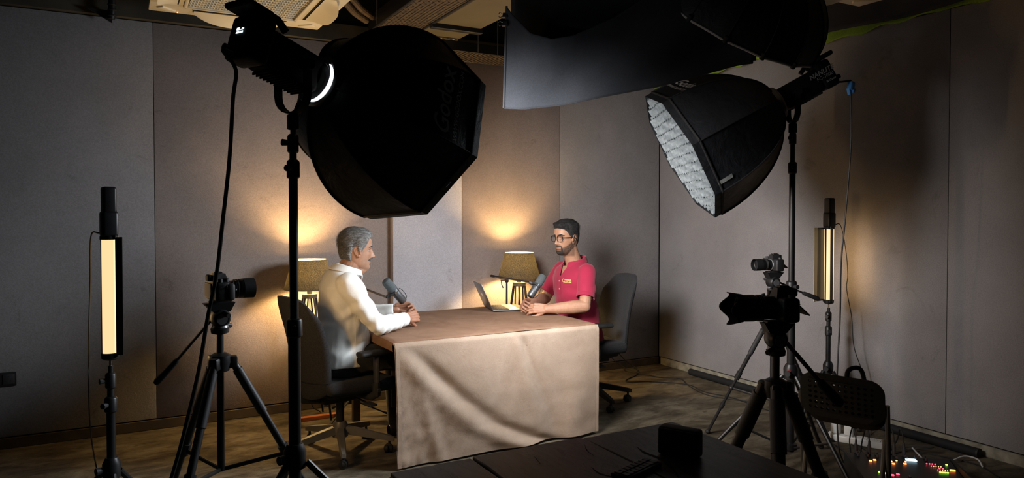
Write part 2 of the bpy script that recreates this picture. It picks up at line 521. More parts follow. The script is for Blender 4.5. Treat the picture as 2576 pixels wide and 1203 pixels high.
# black conduit hanging at the left
t = W('conduit_pipe', 'black corrugated conduit hanging at the top of the back wall', 'pipe', (-0.03, 5.32, 2.72))
pts = [(-0.03, 5.32, 3.3), (-0.03, 5.32, 3.0), (-0.03, 5.32, 2.80), (-0.035, 5.325, 2.73)]
t.part('conduit', MB().tube(spline(pts, 6), 0.022, 12), M_black)
for k in range(12):
    z = 2.75 + 0.035 * k
    t.part('conduit_ring', MB().lathe([(0.022, -0.006), (0.0265, -0.003), (0.0265, 0.003), (0.022, 0.006)], 12, Tr(-0.03, 5.32, z)), M_black)
t.part('bracket', MB().prism([(-0.12, 0.02), (0.02, 0.02), (0.02, -0.06)], -0.004, 0.004, Tr(-0.05, 5.36, 2.77) @ Rx(90)), M_black)

# ------------------------------------------------------------------ black cloth
CR = Vector((math.cos(R(28.6)), -math.sin(R(28.6)), 0)); CD = Vector((math.sin(R(28.6)), math.cos(R(28.6)), 0))
def cloth_mat(name, col, scale=180, sheen=0.05):
    m, nt, b = nmat(name)
    tc = nt.nodes.new('ShaderNodeTexCoord'); v = tc.outputs['Object']
    f = noise_node(nt, v, scale, 5, 0.7); g = noise_node(nt, v, 5, 5, 0.6)
    c = mul_mix(nt, ramp_mix(nt, g, [(0.3, [x * 0.8 for x in col]), (0.7, [x * 1.2 for x in col])]), ramp_mix(nt, f, [(0.3, (0.7, 0.7, 0.7)), (0.75, (1.3, 1.3, 1.3))]))
    nt.links.new(c, b.inputs['Base Color'])
    b.inputs['Roughness'].default_value = 0.9; b.inputs['Specular IOR Level'].default_value = 0.2; b.inputs['Sheen Weight'].default_value = sheen
    add_bump(nt, b, f, 0.3, 0.003)
    return m
M_drape = cloth_mat('black_drape', (0.020, 0.0225, 0.028))
ORG = Vector((1.645, 3.100, 0))
zb = lambda s: interp(s, [0, 0.1, 0.30, 0.46, 0.73, 1.1, 1.5, 1.9], [1.995, 1.990, 2.010, 2.038, 2.086, 2.185, 2.235, 2.30])
zt = lambda s: interp(s, [0, 0.03, 0.12, 0.22, 0.32, 0.51, 0.75, 1.1, 1.9], [2.47, 2.43, 2.335, 2.305, 2.32, 2.405, 2.56, 2.85, 3.20])
def drape_front(u, v):
    s = 1.17 * u
    a, b = zb(s), zt(s)
    z = a + (b - a) * v
    fold = 0.035 * math.sin(9 * (s * 0.8 - 0.55 * (z - 2.0)) + 0.6) * sm(0.05, 0.35, s) + 0.016 * math.sin(21 * (s * 0.6 - (z - 2)) + 1.0) * sm(0.1, 0.5, s)
    sag = -0.05 * math.exp(-((s - 0.30) / 0.22) ** 2) * sm(0.0, 0.9, v) - 0.05 * v ** 6
    p = ORG + CR * (s + 0.030 * (z - 2.0)) + CD * (fold * 0.8 + sag - 0.10 * s)
    p.z = z
    return p
def drape_back(u, v):
    s = 1.17 * u
    z = 2.12 + 1.12 * v + 0.08 * s
    p = ORG + CR * (s + 0.035) + CD * (0.085 + 0.03 * math.sin(6 * s + 2 * z) - 0.10 * s)
    p.z = z
    return p
t = W('backdrop_cloth', 'large black cloth hung from the ceiling in a swag above the table', 'cloth', ORG + Vector((0, 0, 2.0)))
f = t.part('front_layer', MB().grid(drape_front, 90, 36), M_drape, 180)
s_ = f.modifiers.new('thick', 'SOLIDIFY'); s_.thickness = 0.004
f = t.part('back_layer', MB().grid(drape_back, 40, 16), M_drape, 180)
s_ = f.modifiers.new('thick', 'SOLIDIFY'); s_.thickness = 0.004
hem = [drape_front(0, k / 14) for k in range(15)]
t.part('hem', MB().tube([p + CD * -0.004 for p in hem], 0.006, 8), M_drape)
hem = [drape_front(k / 60, 0) for k in range(61)]
t.part('hem', MB().tube(hem, 0.004, 6), M_drape)
for z, nm in ((2.432, 'upper chrome binder clip on the edge of the black cloth'), (2.392, 'lower chrome binder clip on the edge of the black cloth')):
    c = ORG + CR * 0.006 + CD * -0.045 + Vector((0, 0, z))
    t = W('binder_clip', nm, 'clip', c, 'clips on the black cloth')
    fr = M4(frame(CD), c)
    t.part('clip_body', MB().prism([(-0.014, -0.010), (0.014, -0.010), (0.009, 0.010), (-0.009, 0.010)], -0.006, 0.022, fr), M_black)
    for s in (-1, 1):
        t.part('clip_handle', MB().tube([c - CR * 0.012 + Vector((0, 0, 0.006 * s)), c - CR * 0.026 + Vector((0, 0, 0.012 * s)), c - CR * 0.030 + Vector((0, 0, 0.005 * s))], 0.002, 6), M_chrome)

# green cloth gathered along the top of the right wall
M_green = cloth_mat('green_cloth', (0.20, 0.32, 0.035), 120, 0.1)
def green(u, v):
    y = 5.40 - 3.9 * u
    z0 = interp(y, [1.5, 2.3, 2.9, 3.5, 4.4, 5.4], [2.735, 2.728, 2.712, 2.700, 2.67, 2.60])
    a = v * math.pi * 0.75
    rr = 0.055 + 0.02 * math.sin(5 * y) + 0.012 * math.sin(17 * y)
    return (WX - 0.075 - rr * math.cos(a) * 0.8, y, z0 + rr * (1 - math.sin(a)) * 0.2 + v * 0.17 + 0.008 * math.sin(23 * y + 5 * v))
g = MB().grid(green, 90, 10).build('green_screen_cloth', M_green, None, 180, origin=(WX - 0.06, 3.4, 2.7))
s_ = g.modifiers.new('thick', 'SOLIDIFY'); s_.thickness = 0.004
tag(g, 'green cloth gathered along the top of the right wall', 'cloth')
# black cover cloth that hides the top of the green cloth
def cover(u, v):
    y = 5.40 - 4.2 * u
    return (WX - 0.16 - 0.55 * v - 0.02 * math.sin(6 * y), y, 2.748 + 0.012 * math.sin(4 * y + 6 * v) + 0.22 * v + interp(y, [1.5, 3.5, 5.4], [0.02, 0.0, -0.06]))
g = MB().grid(cover, 60, 12).build('ceiling_cloth', M_drape, None, 180, origin=(WX - 0.4, 3.3, 2.8))
s_ = g.modifiers.new('thick', 'SOLIDIFY'); s_.thickness = 0.004
tag(g, 'black cloth stretched under the ceiling beside the right wall', 'cloth')
# ------------------------------------------------------------------ text laid out as flat mesh
def text_mesh(txt, size=1.0, shear=0.0, bold=0.0):
    cu = bpy.data.curves.new('txt', 'FONT'); cu.body = txt; cu.size = size; cu.shear = shear; cu.offset = bold
    cu.align_x = 'CENTER'; cu.resolution_u = 3
    o = bpy.data.objects.new('txt', cu); COL.objects.link(o)
    bpy.context.view_layer.update()
    dg = bpy.context.evaluated_depsgraph_get()
    me = bpy.data.meshes.new_from_object(o.evaluated_get(dg))
    vs = [v.co.copy() for v in me.vertices]; fs = [tuple(p.vertices) for p in me.polygons]
    bpy.data.objects.remove(o); bpy.data.meshes.remove(me); bpy.data.curves.remove(cu)
    return vs, fs
def text_part(name, txt, size, mapfn, mat, parent, shear=0.0, origin=None, bold=0.0):
    vs, fs = text_mesh(txt, size, shear, bold)
    vs = [Vector(mapfn(v.x, v.y)) for v in vs]
    if origin is not None: vs = [v - Vector(origin) for v in vs]
    me = bpy.data.meshes.new(name); me.from_pydata([tuple(v) for v in vs], [], fs)
    me.materials.append(mat)
    o = bpy.data.objects.new(name, me); COL.objects.link(o); o.parent = parent
    return o

def softfab_mat():
    m, nt, b = nmat('softbox_nylon')
    tc = nt.nodes.new('ShaderNodeTexCoord'); v = tc.outputs['Object']
    g = noise_node(nt, v, 9, 7, 0.65, 0.6); f = noise_node(nt, v, 40, 4, 0.6)
    b.inputs['Base Color'].default_value = (0.011, 0.012, 0.014, 1)
    nt.links.new(ramp_mix(nt, f, [(0.3, (0.008, 0.009, 0.011)), (0.7, (0.015, 0.0165, 0.019))]), b.inputs['Base Color'])
    b.inputs['Roughness'].default_value = 0.55; b.inputs['Specular IOR Level'].default_value = 0.20
    add_bump(nt, b, g, 0.55, 0.02)
    return m
M_soft = softfab_mat()
M_print = pmat('grey_print', (0.72, 0.75, 0.77), 0.6, 0, 0.4, (30, 0.15))
M_printw = pmat('pale_print', (0.42, 0.43, 0.44), 0.6, 0, 0.4, (30, 0.15))

def softbox(C, N, Rr, D, roll, label, text_panel=None, text_flip=False, egg=False, lit=(0.95, 0.97, 1.0), face=0.9):
    t = W('softbox', label, 'softbox', C - N * D)
    e1 = Vector((0, 0, 1)).cross(N).normalized(); e2 = N.cross(e1)
    def vert(k, r): a = roll + k * math.pi / 4; return (e1 * math.cos(a) + e2 * math.sin(a)) * r
    def prof(tt): return Rr * math.sqrt(max(0.0, 1 - (1 - tt) ** 2)) if tt < 1 else Rr
    t0 = 1 - math.sqrt(1 - (0.085 / Rr) ** 2)
    def surf(k, a, tt, off=0.0):
        p = C - N * D * (1 - tt)
        r = prof(tt)
        b = 0.035 * math.sin(math.pi * a) * math.sin(math.pi * min(1, max(0, tt))) * 0.9
        p = p + (vert(k, r) * (1 - a) + vert(k + 1, r) * a) * (1 - b)
        if off:
            nn = (vert(k, 1) + vert(k + 1, 1)).normalized()
            sl = 1 - tt
            p = p + (nn - N * sl).normalized() * off
        return p
    panels = []
    for k in range(8):
        ob = t.part('fabric_panel', MB().grid(lambda u, v: surf(k, u, t0 + (1 - t0) * v), 10, 22), M_soft, 60)
        panels.append(ob)
        seam = [surf(k, 0, t0 + (1 - t0) * i / 22, 0.002) for i in range(23)]
        t.part('seam', MB().tube(seam, 0.0045, 6), M_blackm)
    # front rim band and diffuser cloth
    rim = MB()
    for k in range(8):
        a, b = C + vert(k, Rr), C + vert(k + 1, Rr)
        rim.tube([a, b], 0.007, 8)
    t.part('rim', rim, M_blackm)
    lip = MB()
    for k in range(8):
        lip.add([C + vert(k, Rr), C + vert(k + 1, Rr), C + vert(k + 1, Rr) + N * 0.045, C + vert(k, Rr) + N * 0.045], [(0, 1, 2, 3)])
        lip.add([C + vert(k, Rr - .004), C + vert(k + 1, Rr - .004), C + vert(k + 1, Rr - .004) + N * 0.045, C + vert(k, Rr - .004) + N * 0.045], [(0, 1, 2, 3)])
    t.part('lip', lip, M_soft, 20)
    t.part('diffuser', MB().add([C + vert(k, Rr - 0.006) + N * 0.004 for k in range(8)], [tuple(range(8))]), emat('diffuser_glow' + ('_egg' if egg else ''), lit, face))
    if egg:
        g = MB(); gg = MB()
        n = 15; pit = 2 * Rr / n
        def inside(p): return all((p.dot((vert(k, 1) + vert(k + 1, 1)).normalized())) < (Rr - 0.006) * math.cos(math.pi / 8) for k in range(8))
        rnd = random.Random(3)
        for ax in (0, 1):
            A, B = (e1, e2) if ax == 0 else (e2, e1)
            for i in range(-7, 8):
                for j in range(-24, 24):
                    p0 = A * (i * pit) + B * (j * pit / 3); p1 = A * (i * pit) + B * ((j + 1) * pit / 3)
                    if inside(p0) and inside(p1):
                        w0 = 0.004 * math.sin(j * 1.7 + i); w1 = 0.004 * math.sin((j + 1) * 1.7 + i)
                        g.add([C + p0 + N * 0.006 + A * w0, C + p1 + N * 0.006 + A * w1, C + p1 + N * 0.044 - A * w1 * 1.5, C + p0 + N * 0.044 - A * w0 * 1.5], [(0, 1, 2, 3)])
        tag(t.part('grid_cloth', g, pmat('pale_grid_cloth', (0.20, 0.22, 0.23), 0.7, 0, 0.4, (40, 0.3)), 180), kind='stuff')
    if egg:
        t.part('tape_tab', MB().grid(lambda u, v: surf(7, 0.13 + 0.07 * u, 0.86 + 0.15 * v, 0.005), 2, 6), pmat('silver_tape', (0.35, 0.37, 0.36), 0.35, 0.4, 0.5, (60, 0.3)), 60)
    # speed ring
    m = M4(frame(N), C - N * D)
    t.part('speed_ring', MB().lathe([(0.070, -0.012), (0.092, -0.012), (0.098, 0.0), (0.092, 0.022), (0.078, 0.022), (0.070, 0.012)], 32, m, True), M_grey)
    if text_panel is not None:
        k = text_panel
        el = (vert(0, Rr) - vert(1, Rr)).length
        def mp(scale, up0):
            def fn(x, y):
                a = 0.5 + (x / el) * (-1 if text_flip else 1)
                tt = 1 - (up0 + y) / (D * 1.05)
                return surf(k, a, tt, 0.0035)
            return fn
        text_part('brand_lettering', 'Godox', 0.098, mp(1, 0.135), M_print, panels[k], 0.25, C - N * D, 0.001)
        text_part('web_lettering', 'WWW.GODOX.COM', 0.030, mp(1, 0.092), M_print, panels[k], 0.25, C - N * D)
    return t, vert, surf

softbox(SOFT_L_C, SOFT_L_N, 0.40, 0.47, 0.32, 'large black octagonal softbox seen from behind, above the man in white', text_panel=TEXT_L, text_flip=TEXT_L_FLIP, face=0.9)
softbox(SOFT_R_C, SOFT_R_N, 0.40, 0.575, 0.08, 'black octagonal softbox on the right with its pale glowing grid showing', text_panel=TEXT_R, text_flip=TEXT_R_FLIP, egg=True, lit=(0.30, 0.345, 0.37), face=1.6)

# ------------------------------------------------------------------ studio light heads
M_head = pmat('matt_black_casing', (0.007, 0.007, 0.0075), 0.6, 0, 0.15, (30, 0.2))
def studio_light(C, N, D, pivot_d, label, wide=1.0, brand=None):
    base = C - N * D
    t = W('studio_light', label, 'studio light', base)
    F = frame(N, (0, 0, 1))        # columns x (side), y (up), z (forward)
    m = M4(F, base)
    L = 0.30
    t.part('body', MB().rbox((0, 0, -0.135), (0.118, 0.135, 0.235), 0.022, 3, m), M_head)
    t.part('front_barrel', MB().lathe([(0.050, -0.03), (0.066, -0.03), (0.070, 0.0), (0.066, 0.008), (0.050, 0.008)], 28, m, True), M_head)
    t.part('light_source', MB().lathe([(0.0, -0.004), (0.049, -0.004), (0.049, 0.002), (0.0, 0.002)], 24, m), emat('lamp_glow', (1, 0.95, 0.85), 3.0))
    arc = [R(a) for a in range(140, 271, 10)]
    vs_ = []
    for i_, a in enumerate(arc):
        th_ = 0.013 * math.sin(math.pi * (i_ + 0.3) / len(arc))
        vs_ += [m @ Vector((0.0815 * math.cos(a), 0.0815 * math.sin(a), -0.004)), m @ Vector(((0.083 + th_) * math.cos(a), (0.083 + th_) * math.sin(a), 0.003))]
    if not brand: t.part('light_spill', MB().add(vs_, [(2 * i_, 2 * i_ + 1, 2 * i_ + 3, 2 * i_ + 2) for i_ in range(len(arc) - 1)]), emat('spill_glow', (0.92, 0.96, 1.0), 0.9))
    t.part('control_housing', MB().rbox((0, 0.008, -0.285), (0.138, 0.160, 0.085), 0.018, 3, m), M_head)
    # top handle that overhangs the back
    hp = [(-0.052, 0.078, -0.20), (-0.052, 0.100, -0.24), (-0.052, 0.104, -0.36), (0.052, 0.104, -0.36), (0.052, 0.100, -0.24), (0.052, 0.078, -0.20)]
    t.part('handle', MB().tube([m @ Vector(p) for p in hp], 0.013, 10), M_head)
    t.part('handle_plate', MB().rbox((0, 0.103, -0.315), (0.13, 0.022, 0.105), 0.009, 2, m), M_head)
    for i in range(12):
        t.part('cooling_fin', MB().rbox((0, -0.071, -0.05 - 0.015 * i), (0.105, 0.012, 0.006), 0.002, 1, m), M_head)
    scr = t.part('screen', MB().rbox((0.0, 0.018, -0.3285), (0.075, 0.042, 0.004), 0.001, 1, m), M_rubber)
    # glowing read-out: two small figures above a bar
    g = MB()
    for p, d_ in (((-0.014, 0.027), (0.010, 0.006)), ((0.012, 0.029), (0.012, 0.008)), ((0, 0.025), (0.030, 0.002)), ((-0.010, 0.016), (0.016, 0.006)), ((0.010, 0.016), (0.016, 0.006))):
        g.box((p[0], p[1], -0.3312), (d_[0], d_[1], 0.001), m)
    t.part('readout', g, emat('readout_glow', (0.72, 0.9, 1.0), 1.6), parent=scr) if brand is None else None
    for dx in (-0.045, 0.045):
        t.part('control_knob', MB().cyl(m @ Vector((dx, -0.035, -0.325)), m @ Vector((dx, -0.035, -0.345)), 0.013, 0.012, 16), M_head)
    # yoke: flat U bracket about the pivot
    pv = base - N * (pivot_d - D)
    side = F @ Vector((1, 0, 0))
    dn = Vector((0, 0, -1))
    w = 0.078
    arc = [pv + side * w, pv + side * w + dn * 0.10]
    for a in range(0, 181, 20):
        arc.append(pv + dn * (0.10 + 0.062 * math.sin(R(a))) + side * w * math.cos(R(a)))
    arc.append(pv - side * w)
    fwd = side.cross(dn).normalized()
    yk = MB()
    n = len(arc)
    vs = []
    for i, p in enumerate(arc):
        tn = (arc[min(i + 1, n - 1)] - arc[max(i - 1, 0)]).normalized(); nr = tn.cross(fwd).normalized()
        for a, b in ((-0.003, -0.016), (0.003, -0.016), (0.003, 0.016), (-0.003, 0.016)):
            vs.append(p + nr * a + fwd * b)
    fs = []
    for i in range(n - 1):
        for k in range(4):
            fs.append((i * 4 + k, i * 4 + (k + 1) % 4, (i + 1) * 4 + (k + 1) % 4, (i + 1) * 4 + k))
    fs += [(0, 1, 2, 3), tuple(range(n * 4 - 4, n * 4))]
    yk.add(vs, fs)
    t.part('yoke', yk, M_head)
    for s in (-1, 1):
        t.part('yoke_knob', MB().cyl(pv + side * s * 0.064, pv + side * s * 0.098, 0.02, 0.018, 16), M_head)
    sp = pv + dn * 0.165
    t.part('spigot_mount', MB().rbox((0, 0, -0.028), (0.036, 0.036, 0.055), 0.006, 2, Tr(sp)), M_head)
    if brand:
        side_sign = brand
        def mk(x0, y0, sc):
            def fn(x, y):
                return m @ Vector((side_sign * 0.0705, y0 + y * sc, -(x0 + x * sc * side_sign * BR_DIR)))
            return fn
        text_part('brand_lettering', 'NANLITE', 0.036, mk(0.255, 0.020, 1), M_printw, t.o, 0.2, base, 0.0008)
        text_part('model_lettering', 'FC-300B', 0.028, mk(0.262, -0.006, 1), M_printw, t.o, 0.2, base)
        text_part('small_lettering', 'Bi-Color', 0.017, mk(0.285, -0.034, 1), M_print, t.o, 0.2, base)
    return t, pv, sp, m
BR_DIR = 1
SL, PVL, SPL, ML = studio_light(SOFT_L_C, SOFT_L_N, 0.485, 0.59, 'black studio light with glowing display behind the left softbox')
SR, PVR, SPR, MR = studio_light(SOFT_R_C, SOFT_R_N, 0.59, 0.68, 'black studio light with grey lettering behind the right softbox', brand=1)

# ------------------------------------------------------------------ light stands
def light_stand(x, y, top, cuts, hub, foot, rads, legr, az0, label, brace=True, knob=M_dgrey):
    """cuts: heights of the telescoping collars from the top down; rads: pole radii for each section"""
    t = W('light_stand', label, 'light stand', (x, y, 0))
    zs = [top] + list(cuts) + [foot]
    for i in range(len(zs) - 1):
        t.part('pole', MB().cyl((x, y, zs[i + 1]), (x, y, zs[i]), rads[i], seg=18), M_black)
    for i, z in enumerate(cuts):
        r = rads[i + 1] + 0.007
        c = t.part('collar', MB().lathe([(r - 0.004, -0.035), (r, -0.030), (r, 0.022), (r - 0.003, 0.028), (rads[i] + 0.002, 0.032)], 18, Tr(x, y, z)), M_black)
        a = R(200 + 30 * i)
        p = Vector((x, y, z)); dr = Vector((math.cos(a), math.sin(a), 0))
        t.part('lock_knob', MB().cyl(p + dr * r * 0.9, p + dr * (r + 0.022), 0.010, 0.012, 10), knob, parent=None)
    rr = rads[-1]
    t.part('leg_hub', MB().lathe([(rr + 0.004, -0.045), (rr + 0.016, -0.04), (rr + 0.018, 0.02), (rr + 0.006, 0.045)], 20, Tr(x, y, hub)), M_black)
    p = Vector((x, y, hub)); dr = Vector((math.cos(R(205)), math.sin(R(205)), 0))
    t.part('hub_knob', MB().cyl(p + dr * (rr + 0.01), p + dr * (rr + 0.045), 0.014, 0.016, 12), knob)
    for k in range(3):
        a = R(az0 + 120 * k); dr = Vector((math.cos(a), math.sin(a), 0))
        p0 = p + dr * (rr + 0.02) + Vector((0, 0, -0.02)); p1 = Vector((x, y, 0.018)) + dr * legr
        lg = t.part('leg', MB().tube([p0, p1], 0.0125, 10), M_black)
        t.part('rubber_foot', MB().ball(p1, (0.018, 0.018, 0.016), 10, 6), M_rubber, parent=None)
        if brace:
            q = Vector((x, y, foot + 0.03)) + dr * (rr + 0.015); w = p0.lerp(p1, 0.55)
            t.part('brace', MB().tube([q, w], 0.007, 8), M_black)
    if brace:
        t.part('brace_hub', MB().lathe([(rr + 0.003, -0.02), (rr + 0.016, -0.015), (rr + 0.016, 0.015), (rr + 0.003, 0.02)], 18, Tr(x, y, foot + 0.03)), M_black)
    return t
light_stand(SPL.x, SPL.y, SPL.z - 0.01, (1.735, 1.645, 1.085), 0.625, 0.10, (0.0095, 0.0125, 0.0155, 0.0215), 0.62, 95, 'tall black light stand carrying the left softbox')
light_stand(SPR.x, SPR.y, SPR.z - 0.01, (1.905, 1.74, 1.065), 0.575, 0.12, (0.0105, 0.0135, 0.0175, 0.0225), 0.52, 20, 'tall black light stand carrying the right softbox', knob=M_dgrey)
MB().rbox((0, 0, 0), (0.02, 0.02, 0.03), 0.004, 2).build('red_knob', pmat('red_plastic', (0.5, 0.02, 0.015), 0.5), [o for o in bpy.data.objects if o.name.startswith('light_stand')][-1]).location = (-0.035, -0.02, 0.575)

# ------------------------------------------------------------------ tube lights on small stands
def tube_mat():
    m, nt, b = nmat('tube_diffuser')
    b.inputs['Base Color'].default_value = (0.35, 0.3, 0.22, 1)
    b.inputs['Emission Color'].default_value = (1.0, 0.68, 0.34, 1)
    b.inputs['Emission Strength'].default_value = 0.62
    return m
M_tube = tube_mat()
M_led = emat('led_glow', (1.0, 0.80, 0.52), 1.8)
M_gold = pmat('warm_reflector', (0.40, 0.33, 0.22), 0.45, 0, 0.5, (10, 0.05))
def tube_light(x, y, z0, z1, ztop, az, label, power, doors):
    """glowing section z0..z1, handle up to ztop; az = direction the light faces"""
    t = W('tube_light', label, 'tube light', (x, y, z0 - 0.03))
    m = Tr(x, y, 0) @ Rz(az)
    r = 0.031
    # glowing half, black spine
    arc = [R(a) for a in range(-120, 121, 12)]
    for nm, a0_, a1_, mt in (('diffuser_tube', -168, -46, M_tube), ('led_window', -46, 46, M_led), ('diffuser_tube', 46, 168, M_tube)):
        g = MB().grid(lambda u, v: ((r * math.cos(R(a0_ + (a1_ - a0_) * u)), r * math.sin(R(a0_ + (a1_ - a0_) * u)), z0 + (z1 - z0) * v)), 12, 1, m)
        t.part(nm, g, mt, 80)
    t.part('spine', MB().rbox((-0.025, 0, (z0 + z1) / 2), (0.014, 0.018, z1 - z0 + 0.01), 0.006, 2, m), M_black)
    t.part('bottom_cap', MB().lathe([(0.020, -0.028), (0.033, -0.020), (0.0345, -0.004), (0.0345, 0.003), (0.030, 0.004)], 24, m @ Tr(0, 0, z0)), M_black)
    t.part('top_cap', MB().lathe([(0.0345, -0.004), (0.0345, 0.008), (0.028, 0.018)], 24, m @ Tr(0, 0, z1)), M_black)
    h = ztop - z1
    t.part('battery_grip', MB().rbox((0, 0, z1 + h * 0.28), (0.062, 0.066, h * 0.50), 0.012, 3, m), M_black)
    t.part('handle', MB().rbox((0, 0, z1 + h * 0.74), (0.052, 0.056, h * 0.52), 0.010, 3, m), M_black)
    t.part('grip_taper', MB().lathe([(0.036, 0), (0.031, 0.03)], 4, m @ Tr(0, 0, z1 + h * 0.50) @ Rz(45)), M_black)
    for s, (hg, ang, w, outer) in zip((-1, 1), doors):
        a0 = R(s * hg); base = Vector((0.036 * math.cos(a0), 0.036 * math.sin(a0), 0))
        a1 = R(s * ang); dr = Vector((math.cos(a1), math.sin(a1), 0))
        q = base + dr * w
        zc0, zc1 = z0 - 0.006, z1 + 0.006
        nn = Vector((-dr.y, dr.x, 0)) * (-s)      # inner side
        inn = MB().add([m @ (base + nn * 0.001 + Vector((0, 0, zc0))), m @ (q + nn * 0.001 + Vector((0, 0, zc0))), m @ (q + nn * 0.001 + Vector((0, 0, zc1))), m @ (base + nn * 0.001 + Vector((0, 0, zc1)))], [(0, 1, 2, 3)])
        c = (base + q) / 2
        bd = t.part('barn_door', MB().rbox((0, 0, 0), (w, 0.003, zc1 - zc0), 0.001, 1, m @ Tr(c.x - nn.x * 0.0015, c.y - nn.y * 0.0015, (zc0 + zc1) / 2) @ Matrix.Rotation(a1, 4, 'Z')), M_black)
        if not outer: t.part('reflector', inn, M_gold, parent=bd)
        else:
            a2 = R(s * outer); d2 = Vector((math.cos(a2), math.sin(a2), 0)); n2 = Vector((-d2.y, d2.x, 0)) * (-s)
            q2 = q + d2 * 0.050
            t.part('reflector', MB().rbox((0, 0, 0), (0.050, 0.003, zc1 - zc0), 0.001, 1, m @ Tr((q.x + q2.x) / 2, (q.y + q2.y) / 2, (zc0 + zc1) / 2) @ Matrix.Rotation(a2, 4, 'Z')), pmat('white_flap', (0.88, 0.80, 0.62), 0.5, 0, 0.4, (10, 0.04)), parent=bd)
        for zz in (zc0, zc1):
            t.part('hinge', MB().cyl(m @ (base + Vector((0, 0, zz - 0.008))), m @ (base + Vector((0, 0, zz + 0.008))), 0.005, seg=8), M_black)
    t.part('screw_stud', MB().cyl((x, y, z0 - 0.055), (x, y, z0 - 0.026), 0.005, 0.005, 10), M_chrome)
    fd = Vector((math.cos(R(az)), math.sin(R(az)), 0))
    area_light('tube_lamp', Vector((x, y, (z0 + z1) / 2)) + fd * 0.034, fd, z1 - z0, power, (1.0, 0.60, 0.25), 125, 'RECTANGLE', 0.05).rotation_euler = (Matrix((Vector((0, 0, 1)).cross(-fd).normalized(), Vector((0, 0, 1)), -fd)).transposed() @ Matrix.Rotation(R(90), 3, 'Z')).to_euler()
    return t
tube_light(-0.040, 3.425, 0.902, 1.381, 1.596, 12, 'warm glowing tube light on a stand at the far left', 3.6, ((64, 26, 0.028, 0), (70, 30, 0.040, 0)))
light_stand(-0.040, 3.425, 0.85, (0.79, 0.69), 0.42, 0.10, (0.010, 0.0135, 0.0175), 0.36, 40, 'short black light stand under the left tube light')
tube_light(4.325, 3.33, 0.873, 1.37, 1.583, -10, 'warm tube light with open barn doors by the right wall', 0.38, ((118, 100, 0.03, 0), (118, 198, 0.080, 202)))
light_stand(4.325, 3.33, 0.82, (0.76, 0.66), 0.40, 0.10, (0.010, 0.0135, 0.0165), 0.22, 40, 'slim black light stand under the right tube light')
# ------------------------------------------------------------------ table, cloth and lamps
M_dwood = pmat('dark_table_wood', (0.035, 0.026, 0.020), 0.5, 0, 0.5, (8, 0.3))
TX0, TX1, TY0, TY1, TZ = 1.385, 2.790, 3.955, 5.045, 0.742
t = W('meeting_table', 'rectangular table under the brown cloth between the two men', 'table', ((TX0 + TX1) / 2, (TY0 + TY1) / 2, 0))
t.part('table_top', MB().rbox(((TX0 + TX1) / 2, (TY0 + TY1) / 2, TZ - 0.020), (TX1 - TX0 - 0.012, TY1 - TY0 - 0.012, 0.03), 0.004, 2), M_dwood)
for x in (TX0 + 0.07, TX1 - 0.07):
    for y in (TY0 + 0.07, TY1 - 0.07):
        t.part('leg', MB().rbox((x, y, (TZ - 0.035) / 2), (0.05, 0.05, TZ - 0.035), 0.004, 1), M_dwood)
t.part('modesty_panel', MB().rbox(((TX0 + TX1) / 2, TY0 + 0.35, 0.48), (TX1 - TX0 - 0.2, 0.018, 0.44), 0.003, 1), M_dwood)

def suede_mat(name, k):
    m, nt, b = nmat(name)
    tc = nt.nodes.new('ShaderNodeTexCoord'); v = tc.outputs['Object']
    g = noise_node(nt, v, 4, 6, 0.65, 0.8)
    c = ramp_mix(nt, g, [(0.3, k[0]), (0.7, k[1])])
    f = noise_node(nt, v, 220, 4, 0.7)
    c2 = ramp_mix(nt, f, [(0.25, (0.85, 0.85, 0.85)), (0.75, (1.12, 1.12, 1.12))])
    sp = nt.nodes.new('ShaderNodeTexVoronoi'); sp.inputs['Scale'].default_value = 9
    nt.links.new(v, sp.inputs['Vector'])
    c3 = ramp_mix(nt, sp.outputs['Distance'], [(0.02, (0.6, 0.5, 0.45)), (0.05, (1, 1, 1))])
    nt.links.new(mul_mix(nt, mul_mix(nt, c, c2), c3), b.inputs['Base Color'])
    b.inputs['Roughness'].default_value = 0.85; b.inputs['Specular IOR Level'].default_value = 0.12
    w = noise_node(nt, v, 14, 8, 0.7, 0.6)
    mm = nt.nodes.new('ShaderNodeMath'); mm.operation = 'MULTIPLY_ADD'; mm.inputs[1].default_value = 0.25
    nt.links.new(f, mm.inputs[0]); nt.links.new(w, mm.inputs[2])
    add_bump(nt, b, mm.outputs[0], 0.35, 0.008)
    return m
M_suede = suede_mat('beige_cloth', ((0.30, 0.215, 0.155), (0.385, 0.285, 0.215)))  # paler tone of the tablecloth for its front, right and back drops
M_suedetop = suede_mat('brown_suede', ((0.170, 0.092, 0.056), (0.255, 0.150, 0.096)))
def top_z(x, y):
    return TZ + 0.0015 * math.sin(7 * x + 3 * y) + 0.002 * mnoise.noise(Vector((x * 6, y * 6, 0)))
ct = W('tablecloth', 'brown suede tablecloth draped to the floor at the front of the table', 'tablecloth', ((TX0 + TX1) / 2, TY0, TZ))
def ctop(u, v):
    x = TX0 - 0.012 + (TX1 - TX0 + 0.024) * u; y = TY0 - 0.012 + (TY1 - TY0 + 0.024) * v
    return (x, y, top_z(x, y) - 0.010 * (1 - sm(0, 0.02, min(u, 1 - u) * 1.4)) - 0.008 * (1 - sm(0, 0.02, min(v, 1 - v) * 1.1)))
ct.part('cloth_top', MB().grid(ctop, 90, 70), M_suedetop, 180)
